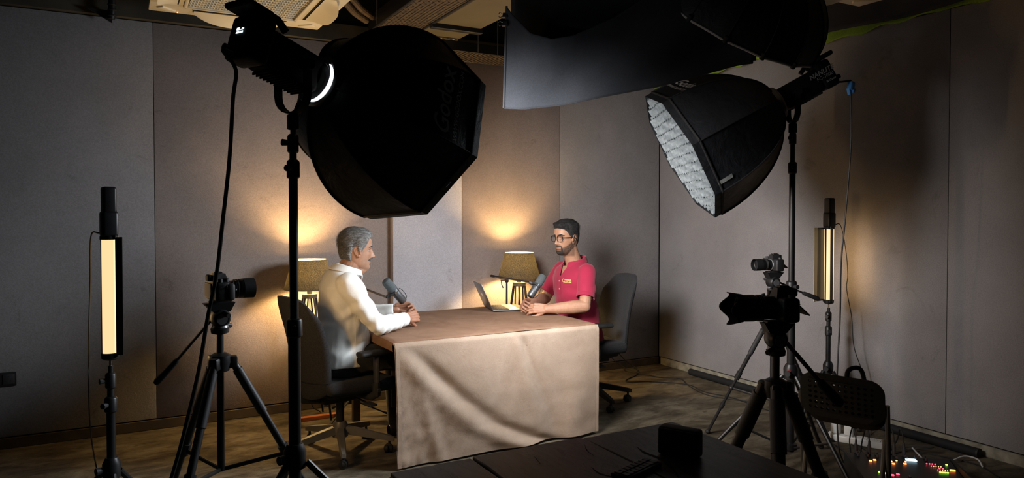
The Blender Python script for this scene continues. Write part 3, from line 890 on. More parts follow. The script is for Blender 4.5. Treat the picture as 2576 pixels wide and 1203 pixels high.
def fold_d(u, v):
    """outward push of the hanging front"""
    d = 0.0
    uc = interp(v, [0, 0.32, 0.54, 0.77, 0.93, 1.0], [0.03, 0.17, 0.28, 0.42, 0.58, 0.68])
    wd = 0.030 + 0.035 * v
    d += sm(0.0, 0.30, v) * (0.022 * math.exp(-((u - uc + 1.2 * wd) / (1.3 * wd)) ** 2) - 0.024 * math.exp(-((u - uc - 0.6 * wd) / wd) ** 2))
    uc = interp(v, [0, 0.25, 0.6, 1.0], [0.575, 0.615, 0.68, 0.76])
    wd = 0.016 + 0.026 * v
    d += sm(0.0, 0.12, v) * (0.010 * math.exp(-((u - uc + 1.3 * wd) / (1.4 * wd)) ** 2) - 0.013 * math.exp(-((u - uc - 0.5 * wd) / wd) ** 2))
    uc = 0.84 + 0.02 * v
    d += sm(0.3, 0.8, v) * 0.018 * math.exp(-((u - uc) / 0.07) ** 2)
    uc = 0.05 + 0.14 * v
    d += sm(0.2, 0.7, v) * 0.014 * math.exp(-((u - uc) / 0.030) ** 2)
    d += 0.010 * v * math.sin(u * 21 + 2.2 * v) * 0.6
    d += 0.006 * v * mnoise.noise(Vector((u * 9, v * 7, 1.0))) + 0.007 * v * (1 - sm(0.1, 0.35, u)) * mnoise.noise(Vector((u * 40 + 8 * v, v * 12, 4.0)))
    return d
def cfront(u, v):
    x = TX0 - 0.012 + (TX1 - TX0 + 0.024) * u
    r = 0.012
    zt_ = TZ - 0.010
    z = zt_ - (zt_ - 0.012 - 0.01 * u) * v
    y = TY0 - 0.012 - 0.012 * sm(0, 0.03, v) - fold_d(u, v) - 0.012 * v
    x += 0.018 * v * (0.5 - u) + 0.02 * math.sin(3 * v) * (1 - u) * 0.3
    return (x, y, z)
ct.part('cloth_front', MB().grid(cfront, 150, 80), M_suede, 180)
def cside(sx, drop, n0=0.0, n1=1.0):
    def fn(u, v):
        y = TY0 - 0.012 + (TY1 - TY0 + 0.024) * (n0 + (n1 - n0) * u)
        x0 = (TX0 - 0.012) if sx < 0 else (TX1 + 0.012)
        return (x0 + sx * (0.008 * sm(0, 0.3, v) + 0.006 * math.sin(9 * y) * v), y, TZ - 0.010 - drop * v * (1 + 0.12 * math.sin(5 * y)))
    return fn
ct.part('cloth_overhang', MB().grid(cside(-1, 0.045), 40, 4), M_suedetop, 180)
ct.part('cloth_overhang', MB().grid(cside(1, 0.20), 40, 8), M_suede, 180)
ct.part('cloth_overhang', MB().grid(lambda u, v: (TX0 - 0.012 + (TX1 - TX0 + 0.024) * u, TY1 + 0.012 + 0.01 * v, TZ - 0.01 - 0.2 * v), 40, 6), M_suede, 180)
for uu in (0.004, 0.985):
    pts = [Vector(cfront(uu, k / 30)) + Vector((0, -0.003, 0)) for k in range(31)]
    hm = MB()
    vs = []
    for p in pts: vs += [p, p + Vector((0.022, 0.0, 0))]
    hm.add(vs, [(2 * i, 2 * i + 1, 2 * i + 3, 2 * i + 2) for i in range(30)])
    ct.part('hem', hm, M_suede, 180)

def shade_mat():
    m, nt, b = nmat('lamp_shade_linen')
    out = nt.nodes['Material Output']
    tc = nt.nodes.new('ShaderNodeTexCoord'); v = tc.outputs['Object']
    f = noise_node(nt, v, 150, 6, 0.85, 0.8)
    c = ramp_mix(nt, f, [(0.40, (0.014, 0.013, 0.011)), (0.52, (0.045, 0.040, 0.030)), (0.62, (0.100, 0.088, 0.058))])
    nt.links.new(c, b.inputs['Base Color']); b.inputs['Roughness'].default_value = 0.9
    tr = nt.nodes.new('ShaderNodeBsdfTranslucent')
    nt.links.new(c, tr.inputs['Color'])
    mx = nt.nodes.new('ShaderNodeMixShader'); mx.inputs[0].default_value = 0.33
    nt.links.new(b.outputs[0], mx.inputs[1]); nt.links.new(tr.outputs[0], mx.inputs[2])
    nt.links.new(mx.outputs[0], out.inputs['Surface'])
    return m
M_shade = shade_mat()
def lining_mat():
    m, nt, b = nmat('white_shade_lining')
    b.inputs['Base Color'].default_value = (0.85, 0.82, 0.72, 1)
    tr = nt.nodes.new('ShaderNodeBsdfTranslucent'); tr.inputs['Color'].default_value = (0.8, 0.76, 0.62, 1)
    mx = nt.nodes.new('ShaderNodeMixShader'); mx.inputs[0].default_value = 0.35
    nt.links.new(b.outputs[0], mx.inputs[1]); nt.links.new(tr.outputs[0], mx.inputs[2])
    nt.links.new(mx.outputs[0], nt.nodes['Material Output'].inputs['Surface'])
    return m
M_lining = lining_mat()
def floor_lamp(x, y, label, power=40.0):
    t = thing('floor_lamp', label, 'lamp', (x, y, 0), 0, 'tripod lamps behind the table')
    sh = MB().lathe([(0.176, 0.937), (0.120, 1.146)], 48)
    sh.f = [f for f in sh.f if len(f) == 4]
    sh.build('lamp_shade', M_shade, t)
    li = MB().lathe([(0.1735, 0.940), (0.1175, 1.145)], 48)
    li.f = [f for f in li.f if len(f) == 4]
    li.build('shade_lining', M_lining, t)
    for r, z in ((0.176, 0.937), (0.120, 1.146)):
        MB().lathe([(r - 0.001, z - 0.0015), (r + 0.001, z - 0.0015), (r + 0.001, z + 0.0015), (r - 0.001, z + 0.0015)], 48, None, True).build('shade_ring', M_rubber, t)
    MB().lathe([(0, 0.985), (0.011, 0.985), (0.012, 1.005), (0.017, 1.035), (0.016, 1.050), (0.010, 1.062), (0, 1.065)], 20).build('bulb', emat('warm_bulb', (1.0, 0.62, 0.25), 14.0), t)
    MB().cyl((0, 0, 0.90), (0, 0, 0.987), 0.018, seg=16).build('lamp_holder', M_black, t)
    MB().lathe([(0, 0.87), (0.055, 0.87), (0.055, 0.90), (0, 0.90)], 20).build('hub_plate', M_black, t)
    for k in range(4):
        a = R(45 + 90 * k); d_ = Vector((math.cos(a), math.sin(a), 0)); s_ = Vector((-d_.y, d_.x, 0))
        p0 = d_ * 0.045 + s_ * 0.018 + Vector((0, 0, 0.88)); p1 = d_ * 0.17 + s_ * 0.003 + Vector((0, 0, 0.008))
        p2 = d_ * 0.17 - s_ * 0.003 + Vector((0, 0, 0.008)); p3 = d_ * 0.045 - s_ * 0.018 + Vector((0, 0, 0.88))
        MB().tube([p0, p1, p2, p3], 0.006, 8).build('leg', M_black, t)
    MB().tube(spline([(0, 0, 0.90), (0.02, 0.05, 0.5), (0.03, 0.10, 0.10), (0.10, 0.12, 0.006)], 8), 0.003, 6).build('cord', M_black, t)
    point_light('bulb_lamp', (x, y, 1.035), power, (1.0, 0.64, 0.26), 0.034)
    return t
floor_lamp(1.186, 5.20, 'dark linen tripod lamp glowing behind the man in white')
floor_lamp(2.903, 5.20, 'dark linen tripod lamp glowing beside the man in red')
b = W('wooden_board', 'orange wooden board lying on the carpet under the left lamp', 'board', (1.24, 5.17, 0))
b.part('board_slab', MB().rbox((1.24, 5.18, 0.012), (0.30, 0.055, 0.022), 0.003, 1), pmat('orange_wood', (0.62, 0.20, 0.07), 0.45, 0, 0.5, (12, 0.2)))
b.part('edge_strip', MB().rbox((1.24, 5.149, 0.014), (0.30, 0.006, 0.026), 0.002, 1), pmat('orange_edge', (0.50, 0.15, 0.05), 0.5))

# ------------------------------------------------------------------ office chairs
def chair_fabric(name, col):
    return pmat(name, col, 0.9, 0, 0.25, (160, 0.35, 4), (260, 0.35), sheen=0.03)
M_cfab = chair_fabric('charcoal_weave', (0.024, 0.024, 0.026))
M_base = pmat('grey_chair_base', (0.16, 0.15, 0.13), 0.45, 0.2, 0.5, (20, 0.1))
def office_chair(x, y, az, label, basemat, wide=1.0, base_az=0):
    t = thing('office_chair', label, 'chair', (x, y, 0), az, 'office chairs at the table')
    # padded back: curved slab, closed shell
    def back(u, v, side):
        yy = (u - 0.5)
        w = 0.46 * wide * (0.80 + 0.20 * math.sin(math.pi * (0.18 + 0.66 * v))) * (1 - 0.10 * sm(0.75, 1.0, v))
        z = 0.385 + 0.61 * v
        x_ = -0.235 - 0.085 * (v - 0.28) ** 2 * 2.1 - 0.05 * v + 0.10 * (2 * yy) ** 2 * 0.5
        th = 0.075 * (1 - abs(2 * yy) ** 5 * 0.75) * (1 - (abs(2 * v - 1) ** 6) * 0.7)
        return Vector((x_ + side * th / 2 - 0.015 * (1 - v), yy * w, z - 0.05 * (abs(2 * yy) ** 4) * sm(0.75, 1, v) + 0.05 * (abs(2 * yy) ** 4) * (1 - sm(0, 0.22, v))))
    mb = MB(); nu, nv = 20, 24
    mb.grid(lambda u, v: back(u, v, 1), nu, nv); n = len(mb.v)
    mb.grid(lambda u, v: back(u, v, -1), nu, nv)
    w = nu + 1
    ring = [i for i in range(w)] + [j * w + nu for j in range(1, nv + 1)] + [nv * w + i for i in range(nu - 1, -1, -1)] + [j * w for j in range(nv - 1, 0, -1)]
    for a, b_ in zip(ring, ring[1:] + ring[:1]): mb.f.append((a, b_, b_ + n, a + n))
    mb.build('backrest', M_cfab, t, 70)
    pts = [back(i / 20, 0.17, -1) + Vector((-0.002, 0, 0)) for i in range(21)]
    MB().tube(pts, 0.003, 6).build('back_seam', M_blackm, t)
    # seat cushion
    def seat_pad():
        m_ = MB().rbox((0.02, 0, 0.455), (0.49, 0.49 * wide, 0.085), 0.040, 4)
        m_.v = [(p[0], p[1], p[2] - 0.035 * sm(0.12, 0.27, p[0]) ) for p in m_.v]
        return m_
    seat_pad().build('seat', M_cfab, t, 60)
    MB().rbox((0.0, 0, 0.398), (0.36, 0.34, 0.035), 0.012, 2).build('seat_pan', M_rubber, t)
    MB().rbox((-0.03, 0, 0.355), (0.26, 0.14, 0.06), 0.012, 2).build('tilt_mechanism', M_rubber, t)
    MB().tube([(-0.14, 0, 0.36), (-0.25, 0, 0.375), (-0.315, 0, 0.45), (-0.315, 0, 0.62)], 0.018, 8, flat=2.0).build('back_bracket', M_rubber, t)
    for s, (xa, za) in ((-1, (0.05, 0.34)), (1, (0.02, 0.345))):
        lv = MB().tube([(xa, s * 0.06, za), (xa, s * 0.20, za - 0.005)], 0.006, 8)
        lv.rbox((xa, s * 0.235, za - 0.008), (0.05, 0.09, 0.014), 0.005, 2)
        lv.build('lever', M_dgrey, t)
    MB().rbox((0.03, -0.085, 0.372), (0.035, 0.003, 0.016), 0.001, 1).build('tag_sticker', pmat('sticker', (0.6, 0.55, 0.45), 0.6), t)
    # arm rests
    for s in (-1, 1):
        ya = s * 0.275 * wide
        MB().rbox((0.085, ya, 0.645), (0.27, 0.085, 0.032), 0.014, 3).build('armrest_pad', M_rubber, t)
        MB().tube([(0.07, ya, 0.635), (0.07, ya, 0.46)], [0.028, 0.024], 12, flat=0.65).build('arm_post', M_dgrey, t)
        MB().tube([(0.07, ya, 0.47), (0.07, ya, 0.40), (0.06, ya * 0.85, 0.375), (0.04, s * 0.10, 0.37)], [0.030, 0.030, 0.024, 0.020], 10, flat=0.8).build('arm_bracket', M_rubber, t)
        MB().cyl((0.07, ya, 0.425), (0.07, ya + s * 0.035, 0.425), 0.014, 0.012, 10).build('arm_knob', M_dgrey, t)
    # gas lift and star base
    MB().cyl((-0.02, 0, 0.19), (-0.02, 0, 0.335), 0.025, seg=18).build('gas_lift', M_black, t)
    MB().lathe([(0.030, 0.10), (0.048, 0.10), (0.046, 0.17), (0.034, 0.195), (0.026, 0.195)], 20, Tr(-0.02, 0, 0)).build('base_hub', basemat, t)
    for k in range(5):
        a = base_az + 72 * k
        m_ = Tr(-0.02, 0, 0) @ Rz(a)
        arm = MB()
        prof = [(0.035, 0.165, 0.026, 0.045), (0.15, 0.142, 0.023, 0.040), (0.30, 0.108, 0.018, 0.030), (0.335, 0.098, 0.013, 0.026)]
        vs = []
        for (x_, z_, hw, hh) in prof:
            vs += [(x_, -hw, z_ - hh), (x_, hw, z_ - hh), (x_, hw * 0.7, z_), (x_, -hw * 0.7, z_)]
        fs = [(0, 1, 2, 3), (12, 13, 14, 15)]
        for i in range(3):
            for q in range(4): fs.append((4 * i + q, 4 * i + (q + 1) % 4, 4 * i + 4 + (q + 1) % 4, 4 * i + 4 + q))
        arm.add(vs, fs, m_)
        arm_o = arm.build('base_arm', basemat, t, 25)
        MB().cyl((0.305, 0, 0.05), (0.305, 0, 0.085), 0.008, seg=8, m=m_).build('caster_stem', M_rubber, arm_o)
        for s in (-1, 1):
            MB().cyl((0.30, s * 0.006, 0.026), (0.30, s * 0.024, 0.026), 0.026, 0.024, 16, m_ @ Tr(0.30, 0, 0) @ Rz(25 * k) @ Tr(-0.30, 0, 0)).build('caster_wheel', M_rubber, arm_o)
        MB().lathe([(0.024, -0.010), (0.029, -0.008), (0.029, 0.008), (0.024, 0.010)], 12, m_ @ Tr(0.30, 0, 0.028) @ Rx(90)).build('caster_hood', M_rubber, arm_o)
    return t
office_chair(1.205, 4.40, 14, 'charcoal office chair seen from behind, under the man in white', M_base, base_az=28)
office_chair(3.175, 4.60, 174, 'charcoal office chair behind the man in red', M_rubber, 1.0, base_az=20)

# ------------------------------------------------------------------ microphones on boom stands
M_foam = pmat('grey_foam', (0.085, 0.095, 0.098), 0.95, 0, 0.2, (300, 0.3), (300, 0.6))
M_mic = pmat('microphone_metal', (0.12, 0.125, 0.13), 0.38, 0.7, 0.5, (20, 0.1))
def microphone(A, B, label, side):
    """A = foam end, B = cable end"""
    A, B = Vector(A), Vector(B)
    ax = (B - A).normalized()
    t = W('microphone', label, 'microphone', (A + B) / 2, 'broadcast microphones over the table')
    m = M4(frame(ax), A)
    L = (B - A).length
    t.part('foam_windscreen', MB().lathe([(0, 0), (0.016, 0.001), (0.026, 0.007), (0.030, 0.018), (0.0315, 0.05), (0.031, 0.088), (0.027, 0.092), (0, 0.092)], 24, m), M_foam)
    t.part('mic_body', MB().lathe([(0.026, 0.088), (0.0285, 0.090), (0.0285, 0.104), (0.0265, 0.106), (0.0265, 0.112), (0.0275, 0.113), (0.0275, L - 0.006), (0.024, L), (0.0, L)], 24, m), M_mic)
    for z in (0.100, 0.110):
        t.part('body_ring', MB().lathe([(0.0275, z - 0.0015), (0.0292, z), (0.0275, z + 0.0015)], 24, m), M_rubber)
    t.part('back_plate', MB().lathe([(0.0, L + 0.001), (0.020, L + 0.001), (0.020, L - 0.001)], 20, m), M_rubber)
    sd = Vector(side).normalized(); sd = (sd - ax * sd.dot(ax)).normalized()
    other = ax.cross(sd)
    c = A + ax * 0.102
    arc = [c + sd * (0.036 * math.cos(R(a))) + other * (0.036 * math.sin(R(a))) for a in range(-100, 101, 20)]
    t.part('yoke', MB().tube(arc, 0.0045, 8, flat=1.6), M_dgrey)
    for s in (-1, 1):
        p = c + other * 0.034 * s
        t.part('yoke_screw', MB().cyl(p - other * s * 0.006, p + other * s * 0.010, 0.008, seg=12), M_chrome)
    t.part('mount_block', MB().cyl(c + sd * 0.034, c + sd * 0.062, 0.012, 0.014, 12), M_dgrey)
    cb = spline([c - sd * 0.034 + ax * 0.005, c - sd * 0.043 + ax * 0.03, c - sd * 0.040 + ax * 0.075, c - sd * 0.028 + ax * (L - 0.108)], 6)
    t.part('cable_loop', MB().tube(cb, 0.0022, 6), M_rubber)
    return c + sd * 0.062
def boom_stand(base, ztop, tail, tip, label, leg_az=10):
    t = W('microphone_stand', label, 'microphone stand', (base[0], base[1], 0))
    x, y = base
    t.part('lower_tube', MB().cyl((x, y, 0.12), (x, y, ztop * 0.72), 0.011, seg=14), M_black)
    t.part('height_grip', MB().lathe([(0.011, 0), (0.015, 0.006), (0.016, 0.03), (0.015, 0.075), (0.010, 0.085)], 14, Tr(x, y, ztop * 0.72 - 0.03)), M_rubber)
    t.part('upper_tube', MB().cyl((x, y, ztop * 0.72), (x, y, ztop - 0.02), 0.008, seg=14), M_black)
    t.part('tripod_hub', MB().lathe([(0.012, 0.10), (0.022, 0.105), (0.022, 0.15), (0.013, 0.16)], 16, Tr(x, y, 0)), M_black)
    for k in range(3):
        a = R(leg_az + 120 * k); d_ = Vector((math.cos(a), math.sin(a), 0))
        lp = Vector((x, y, 0.125)) + d_ * 0.02; lq = Vector((x, y, 0.012)) + d_ * 0.27
        t.part('leg', MB().tube([lp, lq], 0.007, 8), M_black)
        t.part('foot', MB().tube([lq - d_ * 0.03 + Vector((0, 0, 0.013)), lq + d_ * 0.012 + Vector((0, 0, -0.002))], 0.0095, 8), M_rubber)
    tail, tip = Vector(tail), Vector(tip)
    t.part('boom_arm', MB().tube([tail, tip], 0.0075, 10), M_black)
    ba = (tip - tail).normalized()
    t.part('boom_grip', MB().tube([tail - ba * 0.012, tail + ba * 0.055], 0.0105, 10), M_rubber)
    c = Vector((x, y, ztop))
    t.part('boom_clutch', MB().ball(c, (0.02, 0.016, 0.022), 14, 8), M_black)
    sd = ba.cross(Vector((0, 0, 1))).normalized()
    if sd.y > 0: sd = -sd
    t.part('clutch_bolt', MB().cyl(c, c - CR * 0.05 - CD * 0.01, 0.006, 0.006, 10), M_chrome)
    t.part('clutch_lever', MB().tube(spline([c - CR * 0.045, c - CR * 0.042 + Vector((0, 0, -0.03)), c - CR * 0.028 + Vector((0, 0, -0.062))], 5), [0.004] * 6 + [0.006] * 5, 8), M_dgrey)
    return t
mp = microphone((1.490, 4.440, 1.050), (1.622, 4.455, 0.900), 'grey foam microphone in front of the man in white', (-0.62, 0.15, -0.55))
boom_stand((1.45, 5.10), 0.985, (1.42, 5.35, 0.99), mp, 'black boom stand behind the man in white, holding the left microphone', leg_az=-138)
mp = microphone((2.751, 4.555, 1.017), (2.622, 4.535, 0.866), 'grey foam microphone in front of the man in red', (-0.55, 0.55, 0.45))
boom_stand((2.742, 5.118), 0.930, (2.700, 5.300, 0.952), mp, 'black boom stand beside the right lamp, holding the right microphone', leg_az=90)

# ------------------------------------------------------------------ laptop
M_alu = pmat('space_grey_aluminium', (0.22, 0.21, 0.20), 0.38, 0.85, 0.5, (12, 0.05))
M_key = pmat('laptop_key', (0.05, 0.045, 0.035), 0.5)
t = thing('laptop', 'thin grey laptop open on the table in front of the man in red', 'laptop', (2.418, 4.724, TZ + 0.003), -14)
# local: hinge along +Y from the near end, keyboard towards +X
MB().rbox((0.106, 0.150, 0.0075), (0.212, 0.300, 0.010), 0.003, 2).build('base', M_alu, t)
MB().box((0.075, 0.150, 0.0126), (0.105, 0.270, 0.0006)).build('keyboard_well', M_rubber, t)
ks = MB()
for i in range(6):
    for j in range(14):
        ks.box((0.030 + 0.018 * i, 0.024 + 0.0194 * j, 0.0134), (0.0145, 0.0158, 0.0014))
tag(ks.build('keys', M_key, t, smooth=False), kind='stuff')
MB().box((0.168, 0.150, 0.0128), (0.062, 0.105, 0.0005)).build('trackpad', pmat('trackpad', (0.3, 0.29, 0.28), 0.35, 0.6), t)
ml = Tr(0.0, 0, 0.012) @ Ry(-24)
lid = MB().rbox((-0.003, 0.150, 0.106), (0.006, 0.300, 0.212), 0.0028, 2, ml).build('lid', M_alu, t)
MB().box((0.0003, 0.150, 0.108), (0.0005, 0.288, 0.196), ml).build('screen', pmat('dark_screen', (0.01, 0.01, 0.012), 0.15), lid)
# round fruit-like emblem on the lid
lg = MB()
for (cy, r0) in ((0.143, 0.013), (0.157, 0.013)):
    lg.lathe([(0, 0), (r0, 0), (r0, 0.0006)], 20, ml @ Tr(-0.0062, cy, 0.115) @ Ry(-90))
lg.lathe([(0, 0), (0.005, 0), (0.005, 0.0006)], 10, ml @ Tr(-0.0062, 0.152, 0.136) @ Ry(-90))
lg.build('lid_emblem', pmat('silver_emblem', (0.75, 0.75, 0.78), 0.2, 0.8), lid)
MB().cyl((0.0, 0.02, 0.011), (0.0, 0.28, 0.011), 0.0045, seg=10).build('hinge', M_rubber, t)
# ------------------------------------------------------------------ dark table in the foreground
def plank_mat():
    m, nt, b = nmat('charred_plank')
    tc = nt.nodes.new('ShaderNodeTexCoord'); v = tc.outputs['Object']
    mp = nt.nodes.new('ShaderNodeMapping'); mp.inputs['Scale'].default_value = (6, 1.1, 6)
    nt.links.new(v, mp.inputs['Vector'])
    g = noise_node(nt, mp.outputs['Vector'], 3.0, 8, 0.65, 1.4)
    c = ramp_mix(nt, g, [(0.30, (0.045, 0.038, 0.035)), (0.5, (0.095, 0.086, 0.082)), (0.7, (0.130, 0.120, 0.116))])
    k = noise_node(nt, mp.outputs['Vector'], 1.6, 6, 0.7, 2.2)
    cr = ramp_mix(nt, k, [(0.485, (1, 1, 1)), (0.497, (0.12, 0.12, 0.12)), (0.503, (0.12, 0.12, 0.12)), (0.515, (1, 1, 1))])
    nt.links.new(mul_mix(nt, c, cr, 0.8), b.inputs['Base Color'])
    b.inputs['Roughness'].default_value = 0.42; b.inputs['Specular IOR Level'].default_value = 0.5
    add_bump(nt, b, g, 0.12, 0.004)
    return m
M_plank = plank_mat()
M_live = pmat('bark_edge', (0.16, 0.085, 0.035), 0.45, 0, 0.5, (18, 0.5, 8), (24, 0.8))
t = W('plank_table', 'dark charred plank table in the foreground', 'table', (1.2, 1.3, 0))
def plank(x0, x1, y0, y1, name='plank', wob=0.006, sd=1.0):
    n = 14
    L = []
    for i in range(n + 1):
        y = y0 + (y1 - y0) * i / n
        L.append((x0 + wob * mnoise.noise(Vector((y * 5, sd, 0))), y))
    Rr = [(x1 + wob * mnoise.noise(Vector((y * 5, sd + 7, 0))), y) for (_, y) in L]
    top = [(x0 + (x1 - x0) * i / 10, y1 + 0.006 * mnoise.noise(Vector((i * 0.7, sd, 3)))) for i in range(1, 10)]
    poly = [(p[0], p[1]) for p in Rr] + top[::-1] + [(p[0], p[1]) for p in L[::-1]]
    ob = t.part(name, MB().prism(poly, 0.705, 0.75), M_plank, 40)
    bv = ob.modifiers.new('bevel', 'BEVEL'); bv.width = 0.004; bv.segments = 2
    return ob
plank(0.672, 0.924, 0.55, 1.957, sd=1.0)
plank(0.932, 1.330, 0.55, 1.966, sd=5.0)
plank(1.3325, 1.712, 0.55, 1.953, sd=9.0)
# natural edge along the right side
t.part('bark_edge', MB().tube([(1.712 + 0.010 * mnoise.noise(Vector((k * 0.8, 2, 1))), 0.6 + 1.33 * k / 24, 0.728) for k in range(25)], [0.018 + 0.006 * mnoise.noise(Vector((k * 0.9, 0, 4))) for k in range(25)], 8), M_live)
t.part('bark_edge', MB().tube([(0.672 + 0.006 * mnoise.noise(Vector((k * 0.8, 5, 1))), 0.6 + 1.34 * k / 24, 0.728) for k in range(25)], [0.017 + 0.005 * mnoise.noise(Vector((k * 0.9, 8, 4))) for k in range(25)], 8), M_live)
def crack(pts, w, sd):
    pts = spline([(p[0], p[1], 0.7503) for p in pts], 8)
    L = []; Q = []
    for i, p in enumerate(pts):
        tn = (pts[min(i + 1, len(pts) - 1)] - pts[max(i - 1, 0)]).normalized(); nn = Vector((-tn.y, tn.x, 0))
        ww = w * math.sin(math.pi * (i + 0.5) / len(pts)) * (0.6 + 0.9 * abs(mnoise.noise(Vector((i * 0.6, sd, 0)))))
        L.append(p + nn * ww); Q.append(p - nn * ww * 0.8)
    n = len(pts)
    t.part('crack_filling', MB().add(L + Q, [(i, i + 1, n + i + 1, n + i) for i in range(n - 1)]), pmat('crack_dark', (0.004, 0.003, 0.003), 0.75, 0, 0.2, (60, 0.3), (50, 0.9)), smooth=True)
crack([(1.43, 1.80), (1.415, 1.74), (1.42, 1.68), (1.40, 1.60), (1.36, 1.52)], 0.012, 2.0)
crack([(1.20, 1.72), (1.19, 1.66), (1.215, 1.60), (1.20, 1.52)], 0.007, 4.0)
crack([(1.66, 1.86), (1.63, 1.80), (1.645, 1.73)], 0.0025, 6.0)
crack([(1.30, 1.90), (1.27, 1.84), (1.26, 1.78)], 0.0025, 8.0)
crack([(1.10, 1.88), (1.08, 1.80)], 0.0025, 3.0)
for x in (0.80, 1.58):
    t.part('trestle_leg', MB().rbox((x, 1.72, 0.352), (0.06, 0.06, 0.704), 0.004, 1), M_black)
    t.part('trestle_leg', MB().rbox((x, 0.75, 0.352), (0.06, 0.06, 0.704), 0.004, 1), M_black)
    t.part('trestle_rail', MB().rbox((x, 1.235, 0.675), (0.05, 0.92, 0.05), 0.004, 1), M_black)

# small black dock box
m = Tr(1.488, 1.668, 0.75) @ Rz(-62)
t = W('dock_box', 'small black box with rounded screen standing on the plank table', 'device', (1.50, 1.69, 0.75))
t.part('shell', MB().rbox((0, 0.012, 0.043), (0.128, 0.052, 0.084), 0.010, 3, m), M_rubber)
t.part('front_panel', MB().rbox((0, -0.018, 0.044), (0.118, 0.010, 0.078), 0.009, 3, m), M_black)
t.part('foot_plate', MB().rbox((0, 0.006, 0.004), (0.10, 0.06, 0.008), 0.003, 1, m), M_rubber)
# slim keyboard-like control pad
m = Tr(1.290, 1.622, 0.7505) @ Rz(18)
t = W('control_pad', 'slim black control pad with a grid of keys on the plank table', 'control pad', (1.29, 1.622, 0.75))
t.part('pad_body', MB().rbox((0, 0, 0.007), (0.17, 0.062, 0.014), 0.004, 2, m), M_black)
for i in range(8):
    for j in range(2):
        t.part('pad_key', MB().rbox((-0.070 + 0.020 * i, -0.012 + 0.025 * j, 0.0150), (0.0175, 0.021, 0.003), 0.001, 1, m), M_dgrey)

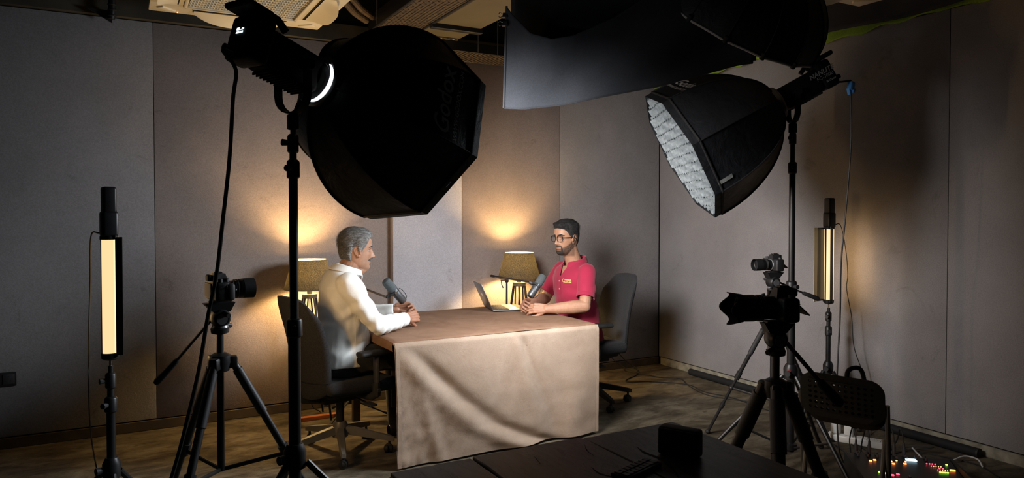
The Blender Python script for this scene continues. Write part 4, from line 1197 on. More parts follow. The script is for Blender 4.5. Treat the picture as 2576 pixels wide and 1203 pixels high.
# ------------------------------------------------------------------ tripods
def tripod(x, y, hub, az0, rad, label, leg_r=0.013, head=None, col_r=0.014, top=None, pan=None, spreader=None, name='camera_tripod', text=None, handle_r=0.006, foam=True):
    """hub: height of the leg crown; top: height where the camera plate sits"""
    t = W(name, label, 'tripod', (x, y, 0))
    t.part('crown', MB().lathe([(0.020, -0.05), (0.034, -0.045), (0.042, -0.01), (0.040, 0.018), (0.022, 0.028)], 20, Tr(x, y, hub)), M_black)
    t.part('centre_column', MB().cyl((x, y, (spreader or hub * 0.5) - 0.03), (x, y, top - 0.135), col_r, seg=16), M_black)
    for k in range(3):
        a = R(az0 + 120 * k); d_ = Vector((math.cos(a), math.sin(a), 0))
        c = Vector((x, y, hub))
        p0 = c + d_ * 0.042; p1 = Vector((x, y, 0.012)) + d_ * rad
        t.part('leg_bracket', MB().rbox((0.040, 0, -0.012), (0.05, 0.036, 0.05), 0.008, 2, Tr(c) @ Matrix.Rotation(a, 4, 'Z')), M_black)
        ax = p1 - p0
        lg = t.part('leg', MB().tube([p0, p0 + ax * 0.45], leg_r * 1.15, 12), M_black)
        if foam: t.part('leg_grip', MB().tube([p0 + ax * 0.05, p0 + ax * 0.26], leg_r * 1.45, 12), M_dgrey, parent=None)
        t.part('leg_lock', MB().tube([p0 + ax * 0.43, p0 + ax * 0.49], leg_r * 1.6, 10), M_black)
        t.part('leg_tube', MB().tube([p0 + ax * 0.45, p1], leg_r * 0.85, 12), M_black)
        t.part('leg_lock', MB().tube([p0 + ax * 0.72, p0 + ax * 0.76], leg_r * 1.35, 10), M_black)
        t.part('rubber_foot', MB().ball(p1 + Vector((0, 0, 0.004)), (0.017, 0.017, 0.015), 10, 6), M_rubber)
        if spreader:
            w = p0.lerp(p1, (hub - spreader) / hub)
            t.part('spreader_arm', MB().tube([Vector((x, y, spreader - 0.025)), w], 0.006, 8, flat=1.5), M_black)
            t.part('spreader_clamp', MB().ball(w, 0.018, 10, 6), M_black)
    # fluid head
    hz = top
    fa = pan[0] if pan else 0
    m = Tr(x, y, hz) @ Rz(fa)
    t.part('head_bowl', MB().lathe([(0.020, -0.135), (0.034, -0.130), (0.036, -0.112), (0.026, -0.105)], 20, m), M_black)
    t.part('head_bowl_ring', MB().lathe([(0.028, -0.112), (0.033, -0.108), (0.030, -0.098)], 20, m), M_grey)
    hb = t.part('fluid_head', MB().lathe([(0.0, -0.034), (0.030, -0.034), (0.038, -0.022), (0.038, 0.022), (0.030, 0.034), (0.0, 0.034)], 24, m @ Tr(0, 0, -0.068) @ Rx(90)), M_black)
    t.part('head_badge', MB().lathe([(0, 0), (0.021, 0), (0.021, 0.002), (0, 0.002)], 20, m @ Tr(0, -0.036 if True else 0, -0.072) @ Rx(90)), M_grey, parent=hb)
    t.part('head_badge', MB().lathe([(0, 0), (0.021, 0), (0.021, 0.002), (0, 0.002)], 20, m @ Tr(0, 0.036, -0.072) @ Rx(-90)), M_grey, parent=hb)
    t.part('head_cradle', MB().prism([(-0.062, 0.0), (0.055, 0.0), (0.035, -0.036), (-0.03, -0.036)], -0.026, 0.026, m @ Tr(0, 0, -0.008) @ Rx(90)), M_black)
    t.part('quick_plate', MB().rbox((0, 0, -0.005), (0.085, 0.045, 0.009), 0.002, 1, m), M_dgrey)
    t.part('tilt_knob', MB().cyl(m @ Vector((0.012, -0.03, -0.05)), m @ Vector((0.018, -0.062, -0.056)), 0.011, 0.009, 12), M_dgrey)
    t.part('pan_lock', MB().tube([m @ Vector((0.02, 0.02, -0.10)), m @ Vector((0.055, 0.05, -0.112))], [0.007, 0.010], 8), M_dgrey)
    if pan:
        _, tip, bend = pan
        s = m @ Vector((-0.02, 0, -0.075)) if not head else Vector(head)
        tip = Vector(tip)
        b1 = s.lerp(tip, bend) + Vector((0, 0, 0.012))
        t.part('pan_bar', MB().tube([s, s.lerp(tip, bend * 0.5) + Vector((0, 0, 0.01)), b1, s.lerp(tip, 0.66)], handle_r, 10), M_black)
        g0 = s.lerp(tip, 0.62)
        t.part('pan_grip', MB().tube([g0, g0.lerp(tip, 0.08), g0.lerp(tip, 0.5), g0.lerp(tip, 0.92), tip], [handle_r * 1.2, handle_r * 2.0, handle_r * 2.3, handle_r * 2.4, handle_r * 1.6], 12), M_rubber)
    if text:
        k, lab = text
        a = R(az0 + 120 * k); d_ = Vector((math.cos(a), math.sin(a), 0))
        p0 = Vector((x, y, hub)) + d_ * 0.042; p1 = Vector((x, y, 0.012)) + d_ * rad
        ax = (p1 - p0).normalized(); nn = (d_ - ax * d_.dot(ax)).normalized(); sd = nn.cross(ax)
        def fn(u, v): return p0 + ax * (0.30 + u) + nn * (leg_r * 1.16 + 0.0006 - 0.35 * (v - 0.006) ** 2 / leg_r) + sd * (0.006 - v)
        text_part('leg_lettering', lab, 0.022, fn, M_printw, t.o, 0, (x, y, 0))
    return t
CAMAZ = 90 - 28.6            # azimuth the camera looks along
tripod(0.350, 3.100, 0.896, CAMAZ + 180 - 4, 0.50, 'black photo tripod under the camera at the left', 0.0135, top=1.135, pan=(8, (0.120, 3.220, 0.800), 0.12), spreader=0.475, text=(0, 'EI 7010A'))
tripod(3.580, 3.160, 0.780, 108, 0.44, 'slim dark tripod under the small camera, behind the right light stand', 0.0115, top=1.118, pan=(167, (3.850, 3.035, 0.940), 0.06), spreader=0.33)
tripod(2.160, 1.890, 0.840, CAMAZ + 165, 0.40, 'heavy black video tripod under the large camera beside the plank table', 0.020, top=1.085, pan=(156, (2.400, 1.790, 0.760), 0.10), spreader=0.30, handle_r=0.0085)

# ------------------------------------------------------------------ cameras (lens along local +X, base at the origin)
M_cam = pmat('camera_body', (0.016, 0.016, 0.017), 0.5, 0, 0.5, (120, 0.3), (400, 0.25))
M_lens = pmat('lens_barrel', (0.012, 0.012, 0.013), 0.35, 0, 0.5, (40, 0.1))
M_glass = pmat('lens_glass', (0.01, 0.012, 0.018), 0.05, 0, 0.8, (3, 0.1), coat=0.5)
def camera_body(x, y, z, az, label, s=1.0, lens=0.09, lens_r=0.036, hood='round', flip=False, red=False):
    t = thing('camera', label, 'camera', (x, y, z), az, None)
    S = Matrix.Scale(s, 4)
    MB().rbox((-0.010, 0, 0.036), (0.052, 0.128, 0.072), 0.010, 3, S).build('body', M_cam, t)
    pr = MB()
    pr.add([(-0.036, -0.028, 0.068), (0.020, -0.026, 0.068), (0.020, 0.026, 0.068), (-0.036, 0.028, 0.068), (-0.030, -0.017, 0.100), (0.012, -0.014, 0.098), (0.012, 0.014, 0.098), (-0.030, 0.017, 0.100)],
           [(0, 1, 2, 3), (4, 7, 6, 5), (0, 4, 5, 1), (1, 5, 6, 2), (2, 6, 7, 3), (3, 7, 4, 0)], S)
    pr.build('viewfinder_hump', M_cam, t)
    MB().rbox((-0.042, 0, 0.084), (0.018, 0.036, 0.024), 0.006, 2, S).build('eyepiece', M_rubber, t)
    MB().rbox((-0.012, 0, 0.102), (0.03, 0.022, 0.005), 0.001, 1, S).build('hot_shoe', M_chrome if red else M_dgrey, t)
    MB().rbox((0.016, -0.053, 0.034), (0.034, 0.030, 0.066), 0.012, 3, S).build('grip', M_dgrey, t)
    for (dx, dy, r, h) in ((0.004, -0.046, 0.011, 0.012), (-0.018, -0.052, 0.009, 0.010), (-0.016, 0.046, 0.011, 0.009)):
        MB().cyl((dx, dy, 0.070), (dx, dy, 0.072 + h), r, seg=18, m=S).build('dial', M_dgrey, t)
    MB().cyl((0.024, -0.052, 0.066), (0.027, -0.052, 0.073), 0.006, seg=12, m=S).build('shutter_button', M_chrome, t)
    if flip:
        MB().rbox((0, 0, 0), (0.004, 0.074, 0.052), 0.002, 1, S @ Tr(-0.060, 0, 0.034) @ Ry(48)).build('tilted_screen', M_rubber, t)
        MB().box((-0.048, 0, 0.048), (0.022, 0.03, 0.003), S).build('screen_hinge', M_dgrey, t)
    else:
        sc = MB().rbox((-0.0385, 0.018, 0.036), (0.006, 0.078, 0.056), 0.002, 1, S).build('rear_screen', M_rubber, t)
        MB().box((-0.0418, 0.018, 0.036), (0.0006, 0.068, 0.046), S).build('screen_glass', pmat('screen_brown', (0.055, 0.042, 0.032), 0.25), sc)
        for k in range(4):
            MB().cyl((-0.036, -0.036, 0.018 + 0.014 * k), (-0.040, -0.036, 0.018 + 0.014 * k), 0.0045, seg=10, m=S).build('button', M_dgrey, t)
    MB().lathe([(0.034, 0), (0.034, 0.006), (0.031, 0.008)], 28, S @ Tr(0.016, 0.004, 0.038) @ Ry(90)).build('mount_ring', M_grey, t)
    lm = S @ Tr(0.022, 0.004, 0.038) @ Ry(90)
    r = lens_r
    ln = MB().lathe([(r * 0.86, 0), (r * 0.88, lens * 0.30), (r * 0.96, lens * 0.34), (r * 0.96, lens * 0.50), (r * 0.93, lens * 0.52), (r, lens * 0.58), (r, lens * 0.98), (r * 0.94, lens), (r * 0.86, lens * 0.98), (r * 0.80, lens * 0.9), (0, lens * 0.88)], 32, lm).build('lens', M_lens, t)
    for k in range(3):
        zz = lens * (0.36 + 0.05 * k)
        MB().lathe([(r * 0.96, zz - 0.001), (r * 1.0, zz), (r * 0.96, zz + 0.001)], 32, lm).build('focus_ring', M_rubber, ln)
    MB().lathe([(0, lens * 0.90), (r * 0.4, lens * 0.895), (r * 0.78, lens * 0.88)], 24, lm).build('front_glass', M_glass, ln)
    MB().ball(tuple((lm @ Vector((0.0, -r * 0.9, lens * 0.32)))), 0.004 * s, 8, 6).build('lens_mark', M_plug, ln)
    if hood == 'petal':
        def hf(u, v):
            a = 2 * math.pi * u
            L_ = 0.036 + 0.011 * math.cos(4 * a) - 0.003 * math.cos(2 * a)
            rr = r * (1.05 + 0.17 * v)
            return lm @ Vector((rr * math.cos(a), rr * math.sin(a), lens * 0.93 + L_ * v))
        h = MB().grid(hf, 48, 6).build('lens_hood', M_blackm, t, 60)
        sd = h.modifiers.new('thick', 'SOLIDIFY'); sd.thickness = 0.002
    elif hood == 'round':
        h = MB().lathe([(r * 1.02, lens * 0.75), (r * 1.04, lens + 0.022), (r * 0.98, lens + 0.022), (r * 0.96, lens * 0.95)], 32, lm).build('lens_hood', M_blackm, t)
    MB().tube([S @ Vector((0.0, -0.066, 0.062)), S @ Vector((0.0, -0.074, 0.056)), S @ Vector((0.0, -0.066, 0.050))], 0.0015, 6).build('strap_lug', M_chrome, t)
    if red:
        MB().rbox((0, -0.0668, 0.01), (0.024, 0.003, 0.007), 0.001, 1, S).build('red_badge', pmat('red_badge', (0.6, 0.06, 0.03), 0.5), t)
    return t
camera_body(0.355, 3.102, 1.136, 10, 'mirrorless camera at the left seen from behind, lens towards the table', 1.10, 0.075, 0.036, 'round')
camera_body(3.580, 3.162, 1.119, 167, 'small mirrorless camera with flipped screen in front of the right wall', 1.05, 0.085, 0.034, 'round', flip=True, red=True)
camera_body(2.170, 1.885, 1.086, 157, 'large black camera with petal lens hood in the right foreground', 1.25, 0.105, 0.040, 'petal', flip=True)

# ------------------------------------------------------------------ cables
def cable(pts, r, label, mat=None, n=8, name='power_cable'):
    p = spline(pts, n)
    o = MB().tube(p, r, 8).build(name, mat or M_rubber, None, origin=p[-1])
    return tag(o, label, 'cable')
tl = ML @ Vector((0.0, -0.06, -0.33))
cable([tl, tl + Vector((-0.035, -0.01, 0.004)), (0.339, 2.515, 1.960), (0.330, 2.517, 1.863), (0.318, 2.519, 1.667), (0.296, 2.526, 1.458), (0.277, 2.532, 1.289), (0.250, 2.544, 1.146), (0.223, 2.555, 0.976), (0.187, 2.570, 0.807), (0.145, 2.589, 0.637), (0.02, 2.55, 0.25), (0.0, 2.45, 0.012), (0.05, 2.1, 0.008)], 0.0065, 'thick black power cable hanging from the left studio light')
tr = MR @ Vector((0.0, -0.06, -0.33))
bl = tr + CR * 0.085 + Vector((0, 0, -0.02))
cable([tr, tr + CR * 0.04 + Vector((0, 0, 0.004)), bl + Vector((0, 0, 0.03))], 0.0055, 'short black lead at the back of the right studio light')
W_ = W('cable_joiner', 'bright blue taped cable joiner hanging behind the right studio light', 'connector', bl)
W_.part('tape_wrap', MB().rbox((0, 0, 0), (0.034, 0.03, 0.05), 0.008, 2, Tr(bl) @ Ry(15)), pmat('blue_tape', (0.10, 0.38, 0.95), 0.5, 0, 0.5, (20, 0.2)))
W_.part('tape_end', MB().rbox((0, 0, 0), (0.018, 0.02, 0.04), 0.004, 2, Tr(bl + CR * -0.010 + Vector((0, 0, -0.03))) @ Ry(-20)), pmat('blue_tape', (0.10, 0.38, 0.95), 0.5))
W_.part('tape_end', MB().rbox((0, 0, 0), (0.016, 0.02, 0.026), 0.004, 2, Tr(bl + CR * 0.012 + Vector((0, 0, -0.026))) @ Ry(20)), pmat('blue_tape', (0.10, 0.38, 0.95), 0.5))
cable([bl + Vector((0, 0, -0.045)), bl + Vector((0.002, 0, -0.35)), bl + Vector((-0.012, 0.02, -0.75)), bl + Vector((-0.03, 0.03, -1.0)), bl + Vector((-0.008, 0.05, -1.3)), bl + Vector((-0.03, 0.05, -1.7)), bl + Vector((0.0, 0.06, -2.05)), (bl.x + 0.1, bl.y + 0.1, 0.008)], 0.0045, 'grey-black cable dropping from the blue joiner to the floor', M_dgrey)
cable([(-0.075, 3.43, 1.405), (-0.105, 3.44, 1.39), (-0.110, 3.44, 1.20), (-0.118, 3.44, 0.95), (-0.120, 3.44, 0.75), (-0.112, 3.44, 0.55), (-0.085, 3.42, 0.38), (-0.05, 3.36, 0.28), (-0.03, 3.30, 0.02), (0.1, 3.2, 0.006)], 0.003, 'thin pale cable hanging from the left tube light', pmat('pale_cable', (0.28, 0.26, 0.22), 0.6))
cable([(4.345, 3.31, 1.395), (4.39, 3.29, 1.39), (4.42, 3.27, 1.22), (4.43, 3.26, 1.05), (4.42, 3.26, 0.95), (4.45, 3.24, 0.75), (4.45, 3.22, 0.55), (4.50, 3.18, 0.35), (4.48, 3.14, 0.18), (4.40, 3.05, 0.01), (4.2, 2.95, 0.006)], 0.003, 'thin black cable looping from the right tube light to the floor')
cable([(3.975, WY - 0.04, 0.36), (4.00, WY - 0.06, 0.25), (4.12, 5.36, 0.10), (4.20, 5.30, 0.03), (4.10, 5.16, 0.006), (3.92, 5.06, 0.006), (3.86, 4.98, 0.006), (4.05, 4.88, 0.006), (4.25, 4.66, 0.006), (4.20, 4.40, 0.006), (4.26, 4.16, 0.006), (4.22, 3.7, 0.006)], 0.0042, 'black cable curling over the carpet from the wall socket')
cable([(3.865, WY - 0.04, 0.36), (3.90, WY - 0.08, 0.22), (4.06, 5.30, 0.05), (4.20, 5.0, 0.006), (4.34, 4.86, 0.006), (4.22, 4.62, 0.012), (4.15, 4.3, 0.006), (4.3, 4.0, 0.006)], 0.0042, 'second dark cable running from the wall socket towards the right wall')

# black cable covers lying along the right wall
for (y0, y1, x, lab) in ((3.15, 4.93, 4.535, 'black tubular cable cover on the floor along the right wall, the far length'), (2.44, 3.12, 4.54, 'black tubular cable cover on the floor along the right wall, the near length')):
    t = W('cable_cover', lab, 'cable cover', (x, (y0 + y1) / 2, 0))
    t.part('cover_tube', MB().tube([(x, y0, 0.030), (x, y1, 0.030)], 0.029, 14), M_blackm)
    for yy in (y0, y1):
        t.part('end_cap', MB().tube([(x, yy - 0.006, 0.030), (x, yy + 0.006, 0.030)], 0.0298, 14), M_rubber)

# ------------------------------------------------------------------ folding chair with perforated back
t = thing('folding_chair', 'folded black chair with round holes in its panels near the right wall', 'chair', (2.83, 2.10, 0), -72)
# local: back panel in the XZ plane facing -Y (towards the camera side)
def chair_panel(w, h, nx, nz, fn, name, mat):
    mb = MB()
    sheet = perf_sheet(MB(), -w / 2 + 0.035, w / 2 - 0.035, -h / 2 + 0.03, h / 2 - 0.03, 0, nx, nz, 0.30, stagger=False)
    mb.v = list(sheet.v); mb.f = list(sheet.f)
    # solid border with rounded corners
    n = 10
    x1, z1 = w / 2 - 0.035, h / 2 - 0.03
    outer = []
    inner = []
    for (cx, cz, a0) in ((1, 1, 0), (-1, 1, 90), (-1, -1, 180), (1, -1, 270)):
        for k in range(n + 1):
            a = R(a0 + 90 * k / n)
            outer.append((cx * (w / 2 - 0.07) + 0.07 * math.cos(a), cz * (h / 2 - 0.06) + 0.06 * math.sin(a), 0))
            inner.append((cx * x1, cz * z1, 0))
    N_ = len(outer)
    mb.add(outer + inner, [(i, (i + 1) % N_, N_ + (i + 1) % N_, N_ + i) for i in range(N_)])
    mb.v = [tuple(fn(*p)) for p in mb.v]
    bm = bmesh.new(); me = bpy.data.meshes.new(name); me.from_pydata(mb.v, [], mb.f); bm.from_mesh(me)
    bmesh.ops.remove_doubles(bm, verts=bm.verts, dist=0.0004)
    bmesh.ops.dissolve_degenerate(bm, edges=bm.edges, dist=0.0002)
    bmesh.ops.recalc_face_normals(bm, faces=bm.faces)
    bm.to_mesh(me); bm.free()
    me.materials.append(mat)
    o = bpy.data.objects.new(name, me); COL.objects.link(o); o.parent = t
    sd = o.modifiers.new('thick', 'SOLIDIFY'); sd.thickness = 0.006
    return o
chair_panel(0.36, 0.20, 11, 6, lambda x, z, q: (x, 0.30 * x * x * 1.6 - 0.035 - 0.30 * (z) * 0.35, 0.665 + z), 'backrest', M_rubber)
chair_panel(0.35, 0.22, 10, 6, lambda x, z, q: (x * 0.96, 0.012 + 0.40 * x * x - 0.10 * z, 0.640 + z), 'seat', M_rubber)
M_gtube = pmat('grey_tube', (0.20, 0.20, 0.195), 0.45, 0.3)
for s in (-1, 1):
    x = s * 0.185
    MB().tube(spline([(x, -0.01, 0.66), (x, 0.005, 0.52), (x, 0.03, 0.30), (x, 0.12, 0.011)], 6), 0.011, 10).build('leg', M_gtube, t)
    MB().tube([(s * 0.165, 0.035, 0.50), (s * 0.165, -0.02, 0.26), (s * 0.165, -0.10, 0.011)], 0.011, 10).build('leg', M_gtube, t)
MB().tube([(-0.185, 0.108, 0.05), (0.185, 0.108, 0.05)], 0.009, 8).build('stretcher', M_gtube, t)
MB().tube([(-0.165, -0.088, 0.05), (0.165, -0.088, 0.05)], 0.009, 8).build('stretcher', M_gtube, t)

# black bag resting on the chair
def bag(u, v):
    a = 2 * math.pi * u; b = math.pi * (v - 0.5)
    r = 1 + 0.10 * mnoise.noise(Vector((3 * math.cos(a), 3 * math.sin(a), 4 * v)))
    return (0.085 * math.cos(b) * math.cos(a) * r, 0.085 * math.cos(b) * math.sin(a) * r, 0.10 * math.sin(b) * r)
tb = thing('shoulder_bag', 'soft black bag hanging behind the folded chair', 'bag', (2.965, 2.115, 0.600))
MB().grid(bag, 28, 16).build('bag_body', M_blackm, tb, 180)
MB().tube(spline([(-0.06, 0, 0.06), (-0.09, 0.0, 0.15), (-0.06, 0.0, 0.18), (0.01, 0, 0.165), (0.05, 0, 0.06)], 6), 0.010, 8).build('strap', M_blackm, tb)
MB().rbox((0.078, 0, 0.0), (0.02, 0.10, 0.10), 0.005, 2).build('front_pocket', M_blackm, tb)

# ------------------------------------------------------------------ power strip, adaptors, mixer on the floor at the right
t = thing('power_strip', 'white power strip on the floor behind the folding chair', 'power strip', (4.13, 2.97, 0), -66)
MB().rbox((0, 0, 0.022), (0.34, 0.075, 0.044), 0.008, 3).build('strip_body', M_plug, t)
for i in range(4):
    f_ = MB().rbox((-0.12 + 0.08 * i, 0, 0.0455), (0.055, 0.055, 0.003), 0.001, 1).build('outlet', M_plug, t)
    for dx, dy in ((0, 0.014), (-0.010, -0.010), (0.010, -0.010)):
        MB().cyl((-0.12 + 0.08 * i + dx, dy, 0.0468), (-0.12 + 0.08 * i + dx, dy, 0.0475), 0.003, seg=8).build('outlet_hole', M_rubber, f_)
def adaptor(x, y, z, rz, label, w=0.055):
    a = thing('power_adaptor', label, 'adaptor', (x, y, z), rz, 'white adaptors in the power strip')
    MB().rbox((0, 0, 0.036), (w, 0.05, 0.072), 0.010, 3).build('adaptor_body', M_plug, a)
    MB().cyl((0, 0, 0.070), (0, 0, 0.092), 0.006, 0.004, 10).build('cord_grip', M_plug, a)
pz = lambda i: Tr(4.13, 2.97, 0) @ Rz(-66) @ Vector((-0.12 + 0.08 * i, 0, 0.047))
for i, lab in ((0, 'white adaptor at the far end of the power strip'), (1, 'white adaptor next to the chair leg on the power strip')):
    p = pz(i); adaptor(p.x, p.y, p.z, -66, lab)

mx = thing('audio_mixer', 'black audio mixer with glowing orange and green buttons on the floor', 'audio mixer', (3.74, 2.37, 0), -42)
# local: width along X, rises towards +Y (rear)
tilt = lambda y: 0.045 + 0.055 * (y + 0.2) / 0.4
ms = MB()
ms.add([(-0.27, -0.21, 0.0), (0.27, -0.21, 0), (0.27, 0.21, 0), (-0.27, 0.21, 0), (-0.27, -0.21, 0.045), (0.27, -0.21, 0.045), (0.27, 0.21, 0.10), (-0.27, 0.21, 0.10)],
       [(0, 3, 2, 1), (4, 5, 6, 7), (0, 1, 5, 4), (1, 2, 6, 5), (2, 3, 7, 6), (3, 0, 4, 7)])
o = ms.build('chassis', M_black, mx); bv = o.modifiers.new('bevel', 'BEVEL'); bv.width = 0.008; bv.segments = 2
for s in (-1, 1):
    MB().rbox((s * 0.276, 0, 0.052), (0.014, 0.43, 0.105), 0.006, 2, ).build('side_cheek', M_rubber, mx)
led_o, led_g, led_r, led_w = emat('button_orange', (1.0, 0.22, 0.05), 2.2), emat('button_green', (0.35, 1.0, 0.08), 1.6), emat('button_red', (1.0, 0.05, 0.10), 1.8), emat('button_pale', (1.0, 0.45, 0.2), 1.3)
def btn(x, y, mat, w=0.016, h=0.012):
    MB().rbox((x, y, tilt(y) + 0.004), (w, h, 0.007), 0.002, 1).build('lit_button', mat, mx)
for (x, y) in ((-0.165, 0.105), (-0.140, 0.118), (-0.095, 0.105), (-0.080, 0.072), (-0.050, 0.090), (0.01, 0.10)): btn(x, y, led_o)
for (x, y) in ((-0.090, 0.135), (-0.080, 0.115), (-0.055, 0.115), (-0.025, 0.13), (0.02, 0.125)): btn(x, y, led_w, 0.010, 0.008)
for (x, y) in ((-0.15, -0.02), (-0.125, 0.0)): btn(x, y, led_g, 0.011, 0.009)
btn(-0.12, -0.03, led_o)
for (x, y) in ((-0.09, -0.045), (-0.06, -0.03)): btn(x, y, led_r)
for i in range(4): btn(0.125 + 0.014 * i, 0.120, led_r, 0.008, 0.005)
for i in range(5): btn(0.14 + 0.012 * i, 0.095, led_w, 0.005, 0.004)
for i in range(2): btn(0.175 + 0.016 * i, 0.075, led_r, 0.009, 0.005)
for i in range(4): btn(0.165 + 0.012 * i, 0.030, led_g, 0.011, 0.008)
btn(0.235, 0.062, led_o, 0.026, 0.018); btn(0.225, 0.125, led_g, 0.012, 0.006)
for i in range(6): btn(0.16 + 0.012 * i, 0.055, led_w, 0.004, 0.004)
MB().rbox((0.055, 0.152, tilt(0.152) + 0.004), (0.055, 0.032, 0.006), 0.002, 1).build('display', emat('mixer_screen', (0.55, 0.85, 1.0), 1.4), mx)
for i in range(9):
    x = -0.20 + 0.048 * i
    MB().box((x, -0.09, tilt(-0.09) + 0.0008), (0.004, 0.13, 0.002)).build('fader_slot', M_blackm, mx)
    MB().rbox((x, -0.09 + 0.012 * ((i * 5) % 7 - 3), tilt(-0.09) + 0.008), (0.012, 0.024, 0.012), 0.003, 2).build('fader_cap', M_dgrey, mx)
for i in range(8):
    for j in range(2):
        x, y = -0.215 + 0.05 * i, 0.165 + 0.026 * j
        MB().cyl((x, y, tilt(y)), (x, y, tilt(y) + 0.014), 0.008, 0.0065, 12).build('rotary_knob', M_dgrey, mx)
# upright plugs with cables at the rear
mm = Tr(3.74, 2.37, 0) @ Rz(-42)
rnd = random.Random(5)
for i, (lx, lab) in enumerate(((-0.22, 'black audio cable plugged into the left end of the mixer'), (-0.15, 'black audio cable second from the left on the mixer'), (-0.02, 'black audio cable plugged into the middle of the mixer'), (0.03, 'black audio cable plugged in beside the mixer display'))):
    b_ = mm @ Vector((lx, 0.20, 0.10))
    w = W('audio_cable', lab, 'cable', b_, 'audio cables in the mixer')
    w.part('plug_barrel', MB().lathe([(0.010, 0), (0.010, 0.045), (0.007, 0.055), (0.006, 0.075)], 12, Tr(b_)), M_dgrey)
    q = Vector((b_.x + 0.10, b_.y + 0.12 + 0.03 * i, 0.006))
    w.part('wire', MB().tube(spline([b_ + Vector((0, 0, 0.07)), b_ + Vector((0.005, 0.01, 0.12)), b_ + Vector((0.04, 0.05, 0.135)), b_ + Vector((0.08, 0.10, 0.04)), q, q + Vector((0.12, 0.25, 0))], 6), 0.004, 8), M_rubber)
cable([(4.23, 2.66, 0.05), (4.24, 2.62, 0.012), (4.20, 2.55, 0.006), (4.24, 2.47, 0.006), (4.32, 2.46, 0.02), (4.40, 2.44, 0.035), (4.42, 2.38, 0.03), (4.38, 2.33, 0.006)], 0.0045, 'white cable curling on the floor beside the mixer', pmat('white_cable', (0.6, 0.6, 0.6), 0.5))
cable([(4.05, 2.72, 0.006), (4.25, 2.72, 0.006), (4.35, 2.60, 0.05), (4.30, 2.75, 0.006), (4.40, 2.4, 0.006), (4.3, 2.2, 0.006)], 0.0042, 'black cable looping on the floor behind the white cable')

# ------------------------------------------------------------------ round softbox hung from the ceiling
C0 = Vector((2.79, 2.75, 2.52)); N0 = Vector((-0.05, 0.55, -0.62)).normalized()
t = W('ceiling_softbox', 'wide round black softbox hung under the ceiling, switched off', 'softbox', C0)
e1 = Vector((0, 0, 1)).cross(N0).normalized(); e2 = N0.cross(e1)
RR, DD, NR = 0.50, 0.37, 16
def osurf(u, v):
    a = 2 * math.pi * u
    tt = 0.02 + 0.98 * v
    r = RR * math.sqrt(max(0, 1 - (1 - tt) ** 2))
    k = (u * NR) % 1.0
    r *= 1 - 0.03 * math.sin(math.pi * k)
    return C0 - N0 * DD * (1 - tt) + (e1 * math.cos(a) + e2 * math.sin(a)) * r
t.part('dome', MB().grid(osurf, 64, 16), M_soft, 40)
for k in range(NR):
    t.part('rib', MB().tube([osurf(k / NR, v / 14) for v in range(15)], 0.004, 6), M_blackm)
    p = osurf(k / NR, 1.0)
    t.part('rib_pocket', MB().rbox((0, 0, 0), (0.022, 0.022, 0.035), 0.004, 1, M4(frame(N0), p)), M_blackm)
ring = [osurf(k / 64, 1.0) + N0 * 0.006 for k in range(65)]
t.part('rim', MB().tube(ring, 0.007, 8), pmat('grey_piping', (0.30, 0.30, 0.30), 0.7))
t.part('front_cloth', MB().add([osurf(k / 32, 1.0) * 1.0 for k in range(32)], [tuple(range(32))]), pmat('unlit_diffuser', (0.55, 0.55, 0.55), 0.9))
t.part('hanger', MB().cyl(C0 - N0 * DD, (C0 - N0 * DD) + Vector((0, 0, 3.3 - (C0 - N0 * DD).z)), 0.012, seg=12), M_black)
# ------------------------------------------------------------------ people
from mathutils.bvhtree import BVHTree
def limb(mb, pts, radii, seg=14, n=6):
    """smooth tapering limb with rounded ends"""
    P = spline(pts, n)
    t = np.linspace(0, 1, len(P)); k = np.linspace(0, 1, len(pts))
    rr = [float(np.interp(x, k, radii)) for x in t]
    mb.tube(P, rr, seg)
    mb.ball(P[0], rr[0] * 0.999, seg, 8); mb.ball(P[-1], rr[-1] * 0.999, seg, 8)
    return mb

def torso(mb, stations, fwd, side, seg=28):
    """stations: (centre, half width, depth front, depth back)"""
    vs = []; n = len(stations)
    for c, w, df, db in stations:
        for k in range(seg):
            a = 2 * math.pi * k / seg
            ca, sa = math.cos(a), math.sin(a)
            ca2 = math.copysign(abs(ca) ** 0.85, ca); sa2 = math.copysign(abs(sa) ** 0.85, sa)
            vs.append(Vector(c) + fwd * (ca2 * (df if ca > 0 else db)) + side * (sa2 * w))
    fs = []
    for i in range(n - 1):
        for k in range(seg):
            k2 = (k + 1) % seg
            fs.append((i * seg + k, i * seg + k2, (i + 1) * seg + k2, (i + 1) * seg + k))
    fs.append(tuple(range(seg))[::-1]); fs.append(tuple(range((n - 1) * seg, n * seg)))
    mb.add(vs, fs)
    return mb

def remesh(mb, voxel, smooth=2, factor=0.5):
    me = bpy.data.meshes.new('tmp'); me.from_pydata(mb.v, [], mb.f)
    bm = bmesh.new(); bm.from_mesh(me); bmesh.ops.recalc_face_normals(bm, faces=bm.faces); bm.to_mesh(me); bm.free()
    o = bpy.data.objects.new('tmp', me); COL.objects.link(o)
    r = o.modifiers.new('r', 'REMESH'); r.mode = 'VOXEL'; r.voxel_size = voxel
    if smooth:
        s = o.modifiers.new('s', 'SMOOTH'); s.factor = factor; s.iterations = smooth
    bpy.context.view_layer.update()
    dg = bpy.context.evaluated_depsgraph_get()
    out = bpy.data.meshes.new_from_object(o.evaluated_get(dg))
    bpy.data.objects.remove(o); bpy.data.meshes.remove(me)
    return out

def link_mesh(name, me, mat, parent, origin):
    me.name = name
    me.transform(Matrix.Translation(-Vector(origin)))
    me.materials.clear(); me.materials.append(mat)
    me.shade_smooth()
    o = bpy.data.objects.new(name, me); COL.objects.link(o); o.parent = parent
    return o

